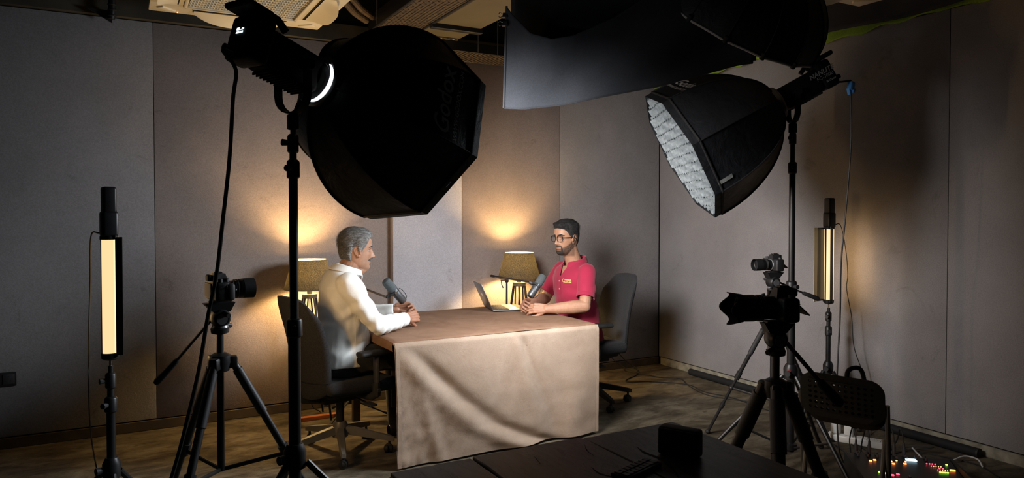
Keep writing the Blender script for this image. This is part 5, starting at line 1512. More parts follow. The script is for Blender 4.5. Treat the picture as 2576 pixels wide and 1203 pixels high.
# head profile tables (local: +x face, +y left, +z up; metres)
HZ = [-0.119, -0.114, -0.106, -0.095, -0.082, -0.070, -0.058, -0.045, -0.030, -0.012, 0.006, 0.024, 0.040, 0.058, 0.076, 0.092, 0.105, 0.114, 0.120, 0.1225]
HF = [0.058, 0.072, 0.080, 0.0835, 0.0825, 0.0835, 0.0850, 0.0850, 0.0850, 0.0850, 0.0860, 0.0890, 0.0905, 0.0890, 0.0830, 0.0720, 0.0560, 0.0390, 0.0200, 0.004]
HB = [0.020, 0.000, -0.015, -0.030, -0.045, -0.058, -0.070, -0.080, -0.088, -0.094, -0.098, -0.101, -0.1015, -0.099, -0.093, -0.083, -0.070, -0.052, -0.032, -0.016]
HW = [0.014, 0.026, 0.037, 0.047, 0.055, 0.0600, 0.0630, 0.0655, 0.0680, 0.0700, 0.0715, 0.0725, 0.0730, 0.0725, 0.0690, 0.0620, 0.0510, 0.0380, 0.0220, 0.006]
def gs(x, m, s): return math.exp(-((x - m) / s) ** 2)
class Head:
    def __init__(s, origin, az, pitch, roll, scale, jaw=1.0, nose=1.0, chinfat=0.0):
        s.M = Tr(origin) @ Rz(az) @ Ry(pitch) @ Rx(roll) @ Matrix.Scale(scale, 4)
        s.I = s.M.inverted(); s.jaw = jaw; s.nose = nose; s.fat = chinfat
    def base(s, a, z):
        f, b, w = interp(z, HZ, HF), interp(z, HZ, HB), interp(z, HZ, HW)
        w *= 1 + (s.jaw - 1) * (1 - sm(-0.09, 0.0, z))
        xc = -0.012 if z > -0.06 else -0.012 + (interp(z, HZ, HB) + 0.0715) * 0.45
        ca, sa = math.cos(a), math.sin(a)
        x = xc + (f - xc) * math.copysign(abs(ca) ** 0.92, ca) if ca > 0 else xc + (xc - b) * math.copysign(abs(ca) ** 0.95, ca)
        y = w * math.copysign(abs(sa) ** 0.90, sa)
        return Vector((x, y, z))
    def feat(s, p):
        """displacement of the face relief at a base point"""
        x, y, z = p
        fr = sm(0.0, 0.05, x)
        d = 0.0
        nz = interp(z, [-0.045, -0.041, -0.036, -0.031, -0.026, -0.016, -0.002, 0.012, 0.022, 0.032], [0, 0.007, 0.022, 0.0275, 0.0275, 0.0225, 0.0155, 0.0085, 0.0040, 0]) * s.nose
        ns = interp(z, [-0.042, -0.034, -0.026, -0.012, 0.010, 0.03], [0.0150, 0.0155, 0.0130, 0.0100, 0.0080, 0.008]) * (0.6 + 0.4 * s.nose)
        d += nz * math.exp(-(abs(y) / ns) ** 2.4)
        d -= 0.0125 * gs(abs(y), 0.031, 0.0155) * gs(z, 0.008, 0.0105)
        d -= 0.004 * gs(abs(y), 0.016, 0.008) * gs(z, 0.010, 0.010)
        d += 0.0045 * gs(z, 0.028, 0.0075) * gs(abs(y), 0.026, 0.022)
        d += 0.0050 * gs(abs(y), 0.045, 0.016) * gs(z, -0.018, 0.014)
        d -= 0.0030 * gs(abs(y), 0.040, 0.014) * gs(z, -0.050, 0.016)
        d += 0.0065 * gs(z, -0.0535, 0.0048) * gs(y, 0, 0.018) + 0.0070 * gs(z, -0.0660, 0.0050) * gs(y, 0, 0.016)
        d -= 0.0040 * gs(z, -0.0598, 0.0018) * gs(y, 0, 0.020)
        d -= 0.0045 * gs(z, -0.0780, 0.0060) * gs(y, 0, 0.018)
        d += 0.0060 * gs(z, -0.0960, 0.0110) * gs(y, 0, 0.018)
        return d * fr
    def pt(s, a, z, off=0.0):
        p = s.base(a, z)
        d = s.feat(p)
        n = Vector((p.x + 0.012, p.y, 0.35 * p.z)).normalized()
        return p + Vector((d, 0, 0)) + n * off
    def mesh(s, mb):
        na, zs = 96, []
        for i in range(len(HZ) - 1):
            k = max(1, int(round((HZ[i + 1] - HZ[i]) / 0.0022)))
            zs += [HZ[i] + (HZ[i + 1] - HZ[i]) * j / k for j in range(k)]
        zs.append(HZ[-1])
        vs = [s.pt(2 * math.pi * k / na, z) for z in zs for k in range(na)]
        fs = []
        for i in range(len(zs) - 1):
            for k in range(na):
                k2 = (k + 1) % na
                fs.append((i * na + k, i * na + k2, (i + 1) * na + k2, (i + 1) * na + k))
        fs.append(tuple(range(na))[::-1]); fs.append(tuple(range((len(zs) - 1) * na, len(zs) * na)))
        mb.add(vs, fs, s.M)
        # ears: bowl, rim and lobe
        sc = s.M.to_scale().x
        for sd in (-1, 1):
            E = s.M @ Tr(-0.006, sd * 0.0700, -0.006) @ Rz(sd * 24) @ Ry(-10)
            out = [(0.014, 0, -0.016), (0.016, 0.002 * sd, 0.004), (0.013, 0.004 * sd, 0.022), (0.002, 0.006 * sd, 0.032), (-0.012, 0.008 * sd, 0.029), (-0.020, 0.009 * sd, 0.014), (-0.017, 0.008 * sd, -0.004), (-0.007, 0.005 * sd, -0.019), (0.002, 0.003 * sd, -0.030), (0.009, 0.001 * sd, -0.026)]
            mb.tube([E @ Vector(p) for p in spline(out, 5)], 0.0042 * sc, 8)
            mb.ball((-0.001, 0.0015 * sd, 0.003), (0.016, 0.004, 0.028), 14, 8, E)
            mb.ball((0.003, 0.002 * sd, -0.026), (0.0075, 0.0045, 0.0085), 10, 6, E)
            mb.ball((0.012, 0.003 * sd, -0.006), (0.005, 0.005, 0.008), 10, 6, E)
            inn = [(0.004, 0.004 * sd, 0.020), (-0.007, 0.006 * sd, 0.015), (-0.010, 0.006 * sd, 0.002), (-0.004, 0.005 * sd, -0.012)]
            mb.tube([E @ Vector(p) for p in spline(inn, 4)], 0.003 * sc, 8)
        return mb
    def patch(s, fn, na, nz, a0, a1, z0, z1):
        """grid over the head; fn(a, z, p) -> offset or None to leave the face out"""
        vs = []; keep = []
        for j in range(nz + 1):
            z = z0 + (z1 - z0) * j / nz
            for i in range(na + 1):
                a = a0 + (a1 - a0) * i / na
                p = s.pt(a, z)
                o = fn(a, z, p)
                keep.append(o is not None)
                vs.append(s.M @ s.pt(a, z, 0.0 if o is None else o))
        w = na + 1
        fs = []
        for j in range(nz):
            for i in range(na):
                q = (j * w + i, j * w + i + 1, (j + 1) * w + i + 1, (j + 1) * w + i)
                if all(keep[k] for k in q): fs.append(q)
        return MB().add(vs, fs)

def hand(mb, wrist, fdir, back, curls, thumb, side, scale=1.0, spread=2.0):
    """fdir: along the fingers, back: normal of the back of the hand, side=+1: thumb lies along back x fdir"""
    f = Vector(fdir).normalized(); b = Vector(back); b = (b - f * b.dot(f)).normalized()
    c = b.cross(f) * side           # towards the thumb
    W0 = Vector(wrist)
    def L(x, y, z): return W0 + (f * x + c * y + b * z) * scale
    # palm: flattened block of capsules
    fy = [0.030, 0.010, -0.010, -0.029]
    for k, y in enumerate(fy):
        limb(mb, [L(-0.005, y * 0.62, 0), L(0.045, y * 0.85, 0.001), L(0.088 - 0.006 * abs(k - 1), y, 0.0)], [0.0165 * scale, 0.0150 * scale, 0.0112 * scale], 10, 4)
    limb(mb, [L(0.0, 0.012, -0.006), L(0.035, 0.026, -0.010), L(0.052, 0.028, -0.010)], [0.016 * scale, 0.0165 * scale, 0.013 * scale], 10, 4)
    lens = [(0.043, 0.026, 0.021), (0.048, 0.030, 0.022), (0.044, 0.028, 0.021), (0.034, 0.021, 0.019)]
    rad = [0.0092, 0.0094, 0.0090, 0.0080]
    tips = []
    for k, y in enumerate(fy):
        p = L(0.086 - 0.006 * abs(k - 1), y, 0.001)
        d = f.copy()
        sp = math.radians(spread * (1.5 - k))
        d = (Quaternion(b, sp * side) @ d)
        ax = d.cross(b).normalized()
        pts = [p]; ang = 0
        cu = curls[k] if isinstance(curls[0], (list, tuple)) else curls
        dd = d
        for seg_l, cr in zip(lens[k], cu):
            dd = Quaternion(ax, R(-cr)) @ dd
            pts.append(pts[-1] + dd * seg_l * scale)
        r = rad[k] * scale
        for i in range(3):
            limb(mb, [pts[i], pts[i].lerp(pts[i + 1], 0.5), pts[i + 1]], [r * (1.08 - 0.10 * i), r * (0.94 - 0.08 * i), r * (1.0 - 0.10 * i)], 10, 3)
        tips.append((pts[-1], dd, Quaternion(ax, R(0)) @ (dd.cross(ax)) ))
    # thumb
    p = L(0.028, 0.034, -0.008)
    t1 = p + (f * thumb[0][0] + c * thumb[0][1] + b * thumb[0][2]).normalized() * 0.040 * scale
    t2 = t1 + (f * thumb[1][0] + c * thumb[1][1] + b * thumb[1][2]).normalized() * 0.030 * scale
    limb(mb, [L(0.010, 0.022, -0.006), p, t1], [0.0145 * scale, 0.0135 * scale, 0.0112 * scale], 10, 4)
    limb(mb, [t1, t1.lerp(t2, 0.5), t2], [0.0112 * scale, 0.0105 * scale, 0.0088 * scale], 10, 3)
    return tips

def skin_mat(name):
    m, nt, b = nmat(name)
    at = nt.nodes.new('ShaderNodeAttribute'); at.attribute_name = 'tone'
    tc = nt.nodes.new('ShaderNodeTexCoord')
    f = noise_node(nt, tc.outputs['Object'], 60, 5, 0.6)
    c2 = ramp_mix(nt, f, [(0.3, (0.88, 0.86, 0.85)), (0.7, (1.08, 1.08, 1.08))])
    nt.links.new(mul_mix(nt, at.outputs['Color'], c2), b.inputs['Base Color'])
    b.inputs['Roughness'].default_value = 0.48; b.inputs['Specular IOR Level'].default_value = 0.4
    b.inputs['Subsurface Weight'].default_value = 0.08
    b.inputs['Subsurface Radius'].default_value = (0.012, 0.005, 0.003)
    b.inputs['Subsurface Scale'].default_value = 0.5
    add_bump(nt, b, noise_node(nt, tc.outputs['Object'], 260, 3, 0.6), 0.12, 0.002)
    return m
M_skin = skin_mat('skin')
def paint(me, fn):
    at = me.color_attributes.new('tone', 'FLOAT_COLOR', 'POINT')
    buf = np.empty(len(me.vertices) * 4, np.float32)
    for i, v in enumerate(me.vertices):
        buf[4 * i:4 * i + 4] = (*fn(v.co), 1.0)
    at.data.foreach_set('color', buf)
def mixc(a, b, t): return tuple(x + (y - x) * t for x, y in zip(a, b))

def hair_mat(name, dark, pale, amount):
    m, nt, b = nmat(name)
    tc = nt.nodes.new('ShaderNodeTexCoord'); v = tc.outputs['Object']
    mp = nt.nodes.new('ShaderNodeMapping'); mp.inputs['Scale'].default_value = (0.35, 1.0, 0.8)
    nt.links.new(v, mp.inputs['Vector'])
    f = noise_node(nt, mp.outputs['Vector'], 170, 6, 0.75, 1.2)
    c = ramp_mix(nt, f, [(0.5 - amount, dark), (0.52, mixc(dark, pale, 0.45)), (0.5 + amount * 0.8, pale)])
    nt.links.new(c, b.inputs['Base Color'])
    b.inputs['Roughness'].default_value = 0.55; b.inputs['Specular IOR Level'].default_value = 0.35
    add_bump(nt, b, f, 0.9, 0.006)
    return m

def fabric_mat(name, col, scale=240, bump=0.15, sheen=0.15):
    m, nt, b = nmat(name)
    tc = nt.nodes.new('ShaderNodeTexCoord'); v = tc.outputs['Object']
    f = noise_node(nt, v, scale, 3, 0.6); g = noise_node(nt, v, 7, 4, 0.6)
    c = mul_mix(nt, ramp_mix(nt, g, [(0.3, [x * 0.93 for x in col]), (0.7, [min(1, x * 1.05) for x in col])]), ramp_mix(nt, f, [(0.3, (0.93, 0.93, 0.93)), (0.7, (1.05, 1.05, 1.05))]))
    nt.links.new(c, b.inputs['Base Color'])
    b.inputs['Roughness'].default_value = 0.8; b.inputs['Specular IOR Level'].default_value = 0.25; b.inputs['Sheen Weight'].default_value = sheen
    add_bump(nt, b, f, bump, 0.002)
    return m

def folds(me, fn):
    """push vertices along their normals"""
    co = [v.co.copy() for v in me.vertices]; no = [v.normal.copy() for v in me.vertices]
    for v, c, n in zip(me.vertices, co, no):
        v.co = c + n * fn(c, n)
    me.update()

def cut(me, test):
    bm = bmesh.new(); bm.from_mesh(me)
    dl = [v for v in bm.verts if test(v.co)]
    bmesh.ops.delete(bm, geom=dl, context='VERTS')
    bm.to_mesh(me); bm.free()

def collar_part(w, centre, fwd, rx, ry, zb, zt, lean, leaf, gap, mat, name='collar', point=0.03, parent=None, spread=0.34):
    """turned-down shirt collar around the neck; gap: half opening in degrees at the throat"""
    side = Vector((0, 0, 1)).cross(fwd)
    c = Vector(centre)
    def fn(u, v):
        a = R(gap + (360 - 2 * gap) * u)          # 0 = throat
        ca = math.cos(a)
        back = 0.5 - 0.5 * ca                      # 1 at the nape
        front = sm(0.80, 1.0, ca)
        z_top = zt * (0.30 + 0.70 * back); z_bot = zb
        if v < 0.35:
            t_ = v / 0.35; r = 1.0 + 0.02 * (1 - t_); z = z_bot + (z_top - z_bot) * t_
        else:
            t_ = (v - 0.35) / 0.65
            r = 1.0 + 0.05 * math.sin(min(1, t_ * 4) * math.pi / 2) + spread * t_
            z = z_top + 0.004 * math.sin(min(1, t_ * 5) * math.pi) - (leaf + point * front) * t_
        return c + fwd * (ca * rx * r + lean * (z)) + side * (math.sin(a) * ry * r) + Vector((0, 0, z))
    o = w.part(name, MB().grid(fn, 56, 18), mat, 180, parent=parent)
    s_ = o.modifiers.new('thick', 'SOLIDIFY'); s_.thickness = 0.0025
    return o

def eyes(w, H, gaze, body):
    for sd in (-1, 1):
        c = Vector((0.0570, sd * 0.0315, 0.0085))
        E = H.M @ Tr(c) @ Rz(gaze)
        r = 0.0146
        eb = w.part('eyeball', MB().ball((0, 0, 0), r, 20, 12, E), pmat('eye_white', (0.46, 0.42, 0.39), 0.15, 0, 0.5, (40, 0.03)), 80)
        w.part('iris', MB().lathe([(0.0, 0.0009), (0.0030, 0.0008), (0.0064, -0.0006)], 16, E @ Tr(r - 0.0006, 0, 0) @ Ry(90)), pmat('iris', (0.018, 0.010, 0.006), 0.1), parent=eb)
        def lid(u, v, lo, hi, rr):
            az = R(-78 + 156 * u); el = R(lo + (hi - lo) * v)
            e2 = el * (1.0) * (0.35 + 0.65 * math.cos(az)) if lo > 0 else el * (0.4 + 0.6 * math.cos(az))
            el = el if v > 0.95 and lo > 0 else e2
            return E @ Vector((rr * math.cos(el) * math.cos(az), rr * math.cos(el) * math.sin(az), rr * math.sin(el)))
        w.part('upper_eyelid', MB().grid(lambda u, v: lid(u, v, 12, 85, 0.0158), 18, 6), LIDM, 180)
        w.part('lower_eyelid', MB().grid(lambda u, v: lid(u, v, -15, -85, 0.0155), 18, 6), LIDM, 180)
        lash = [lid(i / 18, 0, 12, 85, 0.0161) for i in range(19)]
        w.part('eyelash', MB().tube(lash, 0.0007, 5), pmat('lash', (0.01, 0.008, 0.007), 0.6))
def strands(w, H, hairf, mat, n, length, lift, seed, flow):
    rnd = random.Random(seed)
    vs = []; fs = []
    made = 0
    while made < n:
        a = rnd.uniform(-math.pi, math.pi); z = rnd.uniform(-0.085, 0.1205)
        p = H.pt(a, z); o = hairf(a, z, p)
        if o is None or o < 0.001: continue
        made += 1
        root = H.pt(a, z, o * 0.75)
        nrm = Vector((p.x + 0.012, p.y, p.z + 0.01)).normalized()
        d_ = Vector(flow(p)); d_ = d_ + Vector((rnd.gauss(0, .35), rnd.gauss(0, .35), rnd.gauss(0, .35)))
        d_ = (d_ - nrm * d_.dot(nrm)).normalized()
        sd = nrm.cross(d_) * 0.0008
        L_ = length * rnd.uniform(0.5, 1.2) * min(1.0, 0.35 + o / 0.02) * (0.35 + 0.65 * sm(0.0, 0.05, p.z))
        if abs(p.y) > 0.05 and -0.045 < p.x < 0.03 and p.z < 0.034: continue
        k = len(vs)
        for j in range(4):
            t_ = j / 3
            q = root + d_ * L_ * t_ + nrm * (lift * rnd.uniform(0.2, 1.2) * math.sin(t_ * 2.4) + o * 0.25) - nrm * (L_ * t_) ** 2 * 4.0
            wd = sd * (1 - 0.8 * t_)
            vs += [H.M @ (q - wd), H.M @ (q + wd)]
        fs += [(k + 2 * j, k + 2 * j + 1, k + 2 * j + 3, k + 2 * j + 2) for j in range(3)]
    return tag(w.part('hair_strands', MB().add(vs, fs), mat, 180), kind='stuff')

def brows(w, H, mat, thick=0.0035, name='eyebrow'):
    for sd in (-1, 1):
        def fn(a, z, p):
            y = abs(p.y)
            zc = 0.0275 + 0.004 * sm(0.012, 0.034, y) - 0.006 * sm(0.038, 0.052, y)
            hw = 0.0052 * (1 - 0.5 * sm(0.03, 0.052, y))
            q = 1 - ((z - zc) / hw) ** 2
            if q < -0.6 or y < 0.008 or y > 0.054 or p.x < 0: return None
            return -0.0012 + thick * max(0, q) ** 0.5 + 0.0008 * mnoise.noise(Vector((y * 900, z * 900, 0)))
        w.part(name, H.patch(fn, 60, 22, 0.02 if sd > 0 else -0.02, 0.95 * sd, 0.016, 0.040), mat, 180)

LIDM = pmat('eyelid_skin', (0.27, 0.135, 0.080), 0.5, 0, 0.4, (50, 0.06))
def shoe(w, heel, fwd, mat):
    f = Vector(fwd).normalized(); s = Vector((-f.y, f.x, 0)); h = Vector(heel)
    def fn(u, v):
        a = 2 * math.pi * u
        x = -0.03 + 0.28 * v
        hw = 0.045 * (0.55 + 0.9 * math.sin(math.pi * (0.12 + 0.80 * v)) * 0.5) * (1 - sm(0.90, 1.0, v) * 0.65)
        hh = interp(v, [0, 0.12, 0.35, 0.6, 0.85, 1.0], [0.075, 0.10, 0.095, 0.065, 0.045, 0.025])
        return h + f * x + s * (hw * math.cos(a)) + Vector((0, 0, max(0.0, hh * 0.5 * (1 + math.sin(a)))))
    o = w.part('shoe', MB().grid(fn, 24, 16), mat, 60)
    return o

# ---------------------------------------------------------------- the man in white
M_white = fabric_mat('white_cotton', (0.80, 0.80, 0.77))
M_trous = fabric_mat('black_trousers', (0.016, 0.016, 0.018), 200, 0.2)
M_shoe = pmat('black_leather', (0.015, 0.014, 0.013), 0.35)
def man_white():
    Y = 4.43; F = Vector((1, 0, 0)); S = Vector((0, 1, 0))
    base = Vector((1.20, Y, 0))
    w = W('person', 'man in a white shirt seated in profile with clasped hands on the table', 'person', base)
    H = Head((1.303, Y, 1.243), -4, 4, 0, 1.035, jaw=1.10, nose=1.18)
    mb = MB()
    H.mesh(mb)
    limb(mb, [(1.205, Y, 1.07), (1.245, Y, 1.125), (1.278, Y, 1.185)], [0.072, 0.066, 0.064], 20)
    limb(mb, [(1.275, Y, 1.120), (1.318, Y, 1.130), (1.352, Y, 1.143)], [0.052, 0.046, 0.034], 16)      # full throat
    st = [((1.19, Y, 0.49), .165, .115, .115), ((1.20, Y, 0.58), .170, .125, .12), ((1.205, Y, 0.72), .165, .125, .115), ((1.205, Y, 0.90), .180, .11, .11), ((1.205, Y, 1.02), .180, .095, .095), ((1.21, Y, 1.085), .12, .07, .07)]
    torso(mb, st, F, S)
    hands_c = Vector((1.675, 4.435, 0.800))
    arms = {}
    for s, sh, el, wr in ((-1, (1.205, 4.245, 1.045), (1.352, 4.165, 0.800), (1.612, 4.350, 0.806)), (1, (1.205, 4.615, 1.045), (1.378, 4.700, 0.806), (1.606, 4.545, 0.836))):
        limb(mb, [sh, Vector(sh).lerp(Vector(el), 0.5), el], [0.052, 0.047, 0.040], 16)
        limb(mb, [el, Vector(el).lerp(Vector(wr), 0.35), wr], [0.040, 0.040, 0.0275], 16)
        arms[s] = (Vector(sh), Vector(el), Vector(wr))
    # clasped hands: near hand shows its back, far fingers fold over it
    cl = [(46, 62, 34), (50, 64, 34), (52, 64, 34), (54, 62, 34)]
    hand(mb, arms[-1][2] + Vector((0.004, 0.004, 0.004)), (0.86, 0.36, 0.02), (-0.34, -0.90, 0.22), cl, ((0.72, 0.52, -0.35), (0.90, 0.10, -0.50)), -1, 0.98)
    cl2 = [(44, 60, 30), (46, 62, 30), (50, 62, 30), (52, 60, 30)]
    hand(mb, arms[1][2] + Vector((0.006, -0.004, 0.016)), (0.86, -0.36, 0.02), (-0.30, 0.92, 0.22), cl2, ((0.74, 0.56, -0.20), (0.92, 0.16, -0.42)), 1, 0.98)
    for s in (-1, 1):
        limb(mb, [(1.20, Y + s * 0.085, 0.575), (1.42, Y + s * 0.11, 0.580), (1.60, Y + s * 0.12, 0.560)], [0.085, 0.075, 0.055], 16)
        limb(mb, [(1.60, Y + s * 0.12, 0.560), (1.595, Y + s * 0.12, 0.34), (1.60, Y + s * 0.12, 0.09)], [0.055, 0.050, 0.035], 14)
        limb(mb, [(1.60, Y + s * 0.12, 0.055), (1.70, Y + s * 0.125, 0.040)], [0.035, 0.028], 12)
    me = remesh(mb, 0.0028, 2, 0.5)
    tone, warm, lip, dark = (0.36, 0.185, 0.110), (0.40, 0.170, 0.090), (0.26, 0.105, 0.075), (0.055, 0.035, 0.026)
    def col(co):
        p = H.I @ co
        c = tone
        if p.length < 0.22:
            if p.x > 0.02:
                c = mixc(c, lip, gs(p.z, -0.0605, 0.0085) * gs(p.y, 0, 0.021) * 0.8)
                c = mixc(c, (0.20, 0.10, 0.062), 0.55 * gs(abs(p.y), 0.031, 0.016) * gs(p.z, 0.002, 0.010))
                c = mixc(c, warm, 0.5 * gs(p.z, -0.027, 0.012) * gs(p.y, 0, 0.018))
                c = mixc(c, (0.30, 0.18, 0.125), 0.4 * (1 - sm(-0.055, -0.03, p.z)) * sm(-0.13, -0.10, p.z))
            else:
                c = mixc(c, warm, 0.45 * gs(p.z, -0.006, 0.04))
        elif co.x > 1.55 and co.z > 0.7:
            c = mixc(c, (0.33, 0.145, 0.085), 0.7)
        return c
    paint(me, col)
    body = link_mesh('body', me, M_skin, w.o, base)
    eyes(w, H, 0, body)
    M_h = hair_mat('salt_pepper_hair', (0.030, 0.026, 0.023), (0.40, 0.385, 0.365), 0.14)
    def hairf(a, z, p):
        x, y = p.x, abs(p.y)
        aa = abs((a + math.pi) % (2 * math.pi) - math.pi)      # 0 = face
        # lower edge of the hair around the head
        zl = interp(aa, [0, 0.35, 0.62, 0.85, 1.05, 1.25, 1.42, 1.60, 1.80, 2.1, 3.15], [0.080, 0.080, 0.083, 0.066, 0.036, 0.006, -0.024, -0.012, 0.010, -0.068, -0.082])
        if 1.5 < aa < 2.02: zl = max(zl, interp(aa, [1.5, 1.62, 1.84, 2.02], [-0.02, 0.028, 0.020, -0.05]))
        d_ = z - zl
        if d_ < -0.006: return None
        th = 0.020 * sm(0.02, 0.10, z) * (0.65 + 0.35 * sm(-0.09, 0.05, x)) + 0.011
        th *= 0.25 * sm(-0.006, 0.006, d_) + 0.75 * sm(0.0, 0.045, d_)
        th -= 0.003 * (1 - sm(-0.006, 0.004, d_))
        rg = mnoise.noise(Vector((x * 16 + 4 * z, y * 75, z * 75))) + 0.6 * mnoise.noise(Vector((x * 45, y * 160, z * 160)))
        if aa < 0.7: th += 0.007 * gs(z, 0.095, 0.014)
        return th + 0.0042 * rg * sm(0.0, 0.012, d_)
    w.part('hair', H.patch(hairf, 200, 120, -math.pi, math.pi, -0.10, 0.1222), M_h, 180)
    strands(w, H, hairf, M_h, 5200, 0.030, 0.0035, 1, lambda p: (-1.0, 0, -0.25 + 0.6 * (p.x > 0.02)) if p.z > 0.03 else (-0.55, 0, -0.8))
    brows(w, H, hair_mat('dark_brow', (0.02, 0.016, 0.013), (0.10, 0.09, 0.08), 0.15))
    def tash(a, z, p):
        y = abs(p.y)
        zc = -0.0475 - 0.16 * max(0, y - 0.010)
        q = 1 - ((z - zc) / 0.0090) ** 2 - (y / 0.041) ** 4
        if q < -0.5 or p.x < 0: return None
        return -0.001 + 0.0100 * max(0, q) ** 0.5 + 0.0012 * mnoise.noise(Vector((y * 500, z * 300, 0)))
    w.part('moustache', H.patch(tash, 70, 26, -0.85, 0.85, -0.064, -0.034), hair_mat('moustache_hair', (0.016, 0.013, 0.011), (0.16, 0.15, 0.14), 0.16), 180)
    # shirt
    sb = MB()
    st = [((1.19, Y, 0.545), .200, .165, .145), ((1.192, Y, 0.56), .200, .168, .146), ((1.20, Y, 0.66), .195, .175, .145), ((1.205, Y, 0.80), .195, .160, .140), ((1.205, Y, 0.93), .205, .140, .132), ((1.204, Y, 1.03), .205, .118, .124), ((1.208, Y, 1.085), .165, .096, .104), ((1.220, Y, 1.130), .092, .076, .088)]
    torso(sb, st, F, S)
    for s in (-1, 1):
        sh, el, wr = arms[s]
        limb(sb, [sh + Vector((0, -0.012 * s, 0.0)), sh.lerp(el, 0.5) + Vector((-0.006, 0.004 * s, 0)), el + Vector((0, 0, 0.004))], [0.080, 0.068, 0.055], 18)
        cu = el.lerp(wr, 0.80)
        limb(sb, [el + Vector((0, 0, 0.004)), el.lerp(wr, 0.35), el.lerp(wr, 0.7), cu], [0.054, 0.056, 0.047, 0.040], 18)
    me = remesh(sb, 0.006, 16, 0.5)
    def fold(c, n):
        d_ = 0.0
        # creases fanning from the arm pit, elbow and lower back
        for (q, dr, fr, amp, rad) in (((1.23, 4.27, 0.93), (0.45, 0, -0.9), 62, 0.0055, 0.16), ((1.36, 4.17, 0.82), (0.8, 0.35, -0.3), 85, 0.0050, 0.12), ((1.10, 4.40, 0.72), (0.3, 0.2, 1.0), 48, 0.0060, 0.20), ((1.25, 4.28, 0.60), (-0.5, 0.3, 0.8), 50, 0.0060, 0.16), ((1.50, 4.27, 0.82), (0.9, 0.6, 0.1), 95, 0.0030, 0.12)):
            e = (c - Vector(q))
            g = math.exp(-(e.length / rad) ** 2)
            if g > 0.02:
                ax = Vector(dr).normalized()
                d_ += amp * g * math.sin(fr * e.dot(ax) + 2.5 * mnoise.noise(e * 9))
        d_ += 0.0045 * mnoise.noise(Vector((c.x * 8, c.y * 8, c.z * 5))) + 0.003 * mnoise.noise(Vector((c.x * 22, c.y * 22, c.z * 12 + 3)))
        return d_ * 1.2
    folds(me, fold)
    shirt = link_mesh('shirt', me, M_white, w.o, base)
    collar_part(w, (1.230, Y, 1.098), F, 0.086, 0.083, -0.012, 0.074, 0.45, 0.034, 14, M_white, parent=shirt)
    for s in (-1, 1):
        sh, el, wr = arms[s]
        d_ = (wr - el).normalized(); c0 = el.lerp(wr, 0.72)
        o = w.part('cuff', MB().tube([c0, c0 + d_ * 0.012, c0 + d_ * 0.055, c0 + d_ * 0.062], [0.043, 0.0455, 0.043, 0.039], 24), M_white, 60, parent=shirt)
        w.part('cuff_button', MB().cyl(c0 + d_ * 0.03 + Vector((0, 0.0, 0.042)), c0 + d_ * 0.03 + Vector((0, 0, 0.0455)), 0.005, seg=12), M_plug, parent=shirt)
    # yoke seam across the shoulder blades, laid on the cloth
    bv = BVHTree.FromPolygons([v.co + base for v in shirt.data.vertices], [tuple(p.vertices) for p in shirt.data.polygons])
    pts = []
    for k in range(25):
        yy = Y - 0.17 + 0.34 * k / 24
        h = bv.ray_cast(Vector((0.7, yy, 1.005)), Vector((1, 0, 0)))[0]
        if h: pts.append(h)
    w.part('yoke_seam', MB().tube(pts, 0.0013, 5), M_white, parent=shirt)
    pts = []
    for k in range(25):
        zz = 0.50 + 0.42 * k / 24
        h = bv.ray_cast(Vector((1.245 - 0.02 * (zz - 0.5), 3.9, zz)), Vector((0, 1, 0)))[0]
        if h and h.y > 4.2: pts.append(h)
    if len(pts) > 3: w.part('side_seam', MB().tube(pts, 0.0013, 5), M_white, parent=shirt)
    tb = MB()
    torso(tb, [((1.18, Y, 0.495), .186, .15, .135), ((1.18, Y, 0.54), .188, .158, .136), ((1.19, Y, 0.62), .172, .135, .120)], F, S)
    for s in (-1, 1):
        limb(tb, [(1.19, Y + s * 0.09, 0.580), (1.42, Y + s * 0.115, 0.585), (1.60, Y + s * 0.12, 0.565)], [0.094, 0.088, 0.070], 18)
        limb(tb, [(1.60, Y + s * 0.12, 0.565), (1.595, Y + s * 0.12, 0.34), (1.60, Y + s * 0.12, 0.10)], [0.068, 0.064, 0.056], 16)
    me = remesh(tb, 0.007, 3)
    folds(me, lambda c, n: 0.004 * math.sin(70 * (c.x * 0.6 + c.z)) * math.exp(-((c.x - 1.3) / 0.12) ** 2) + 0.004 * mnoise.noise(c * 14))
    link_mesh('trousers', me, M_trous, w.o, base)
    for s in (-1, 1): shoe(w, (1.58, Y + s * 0.12, 0.0), (1, 0.05 * s, 0), M_shoe)
    return w, H
man_white()

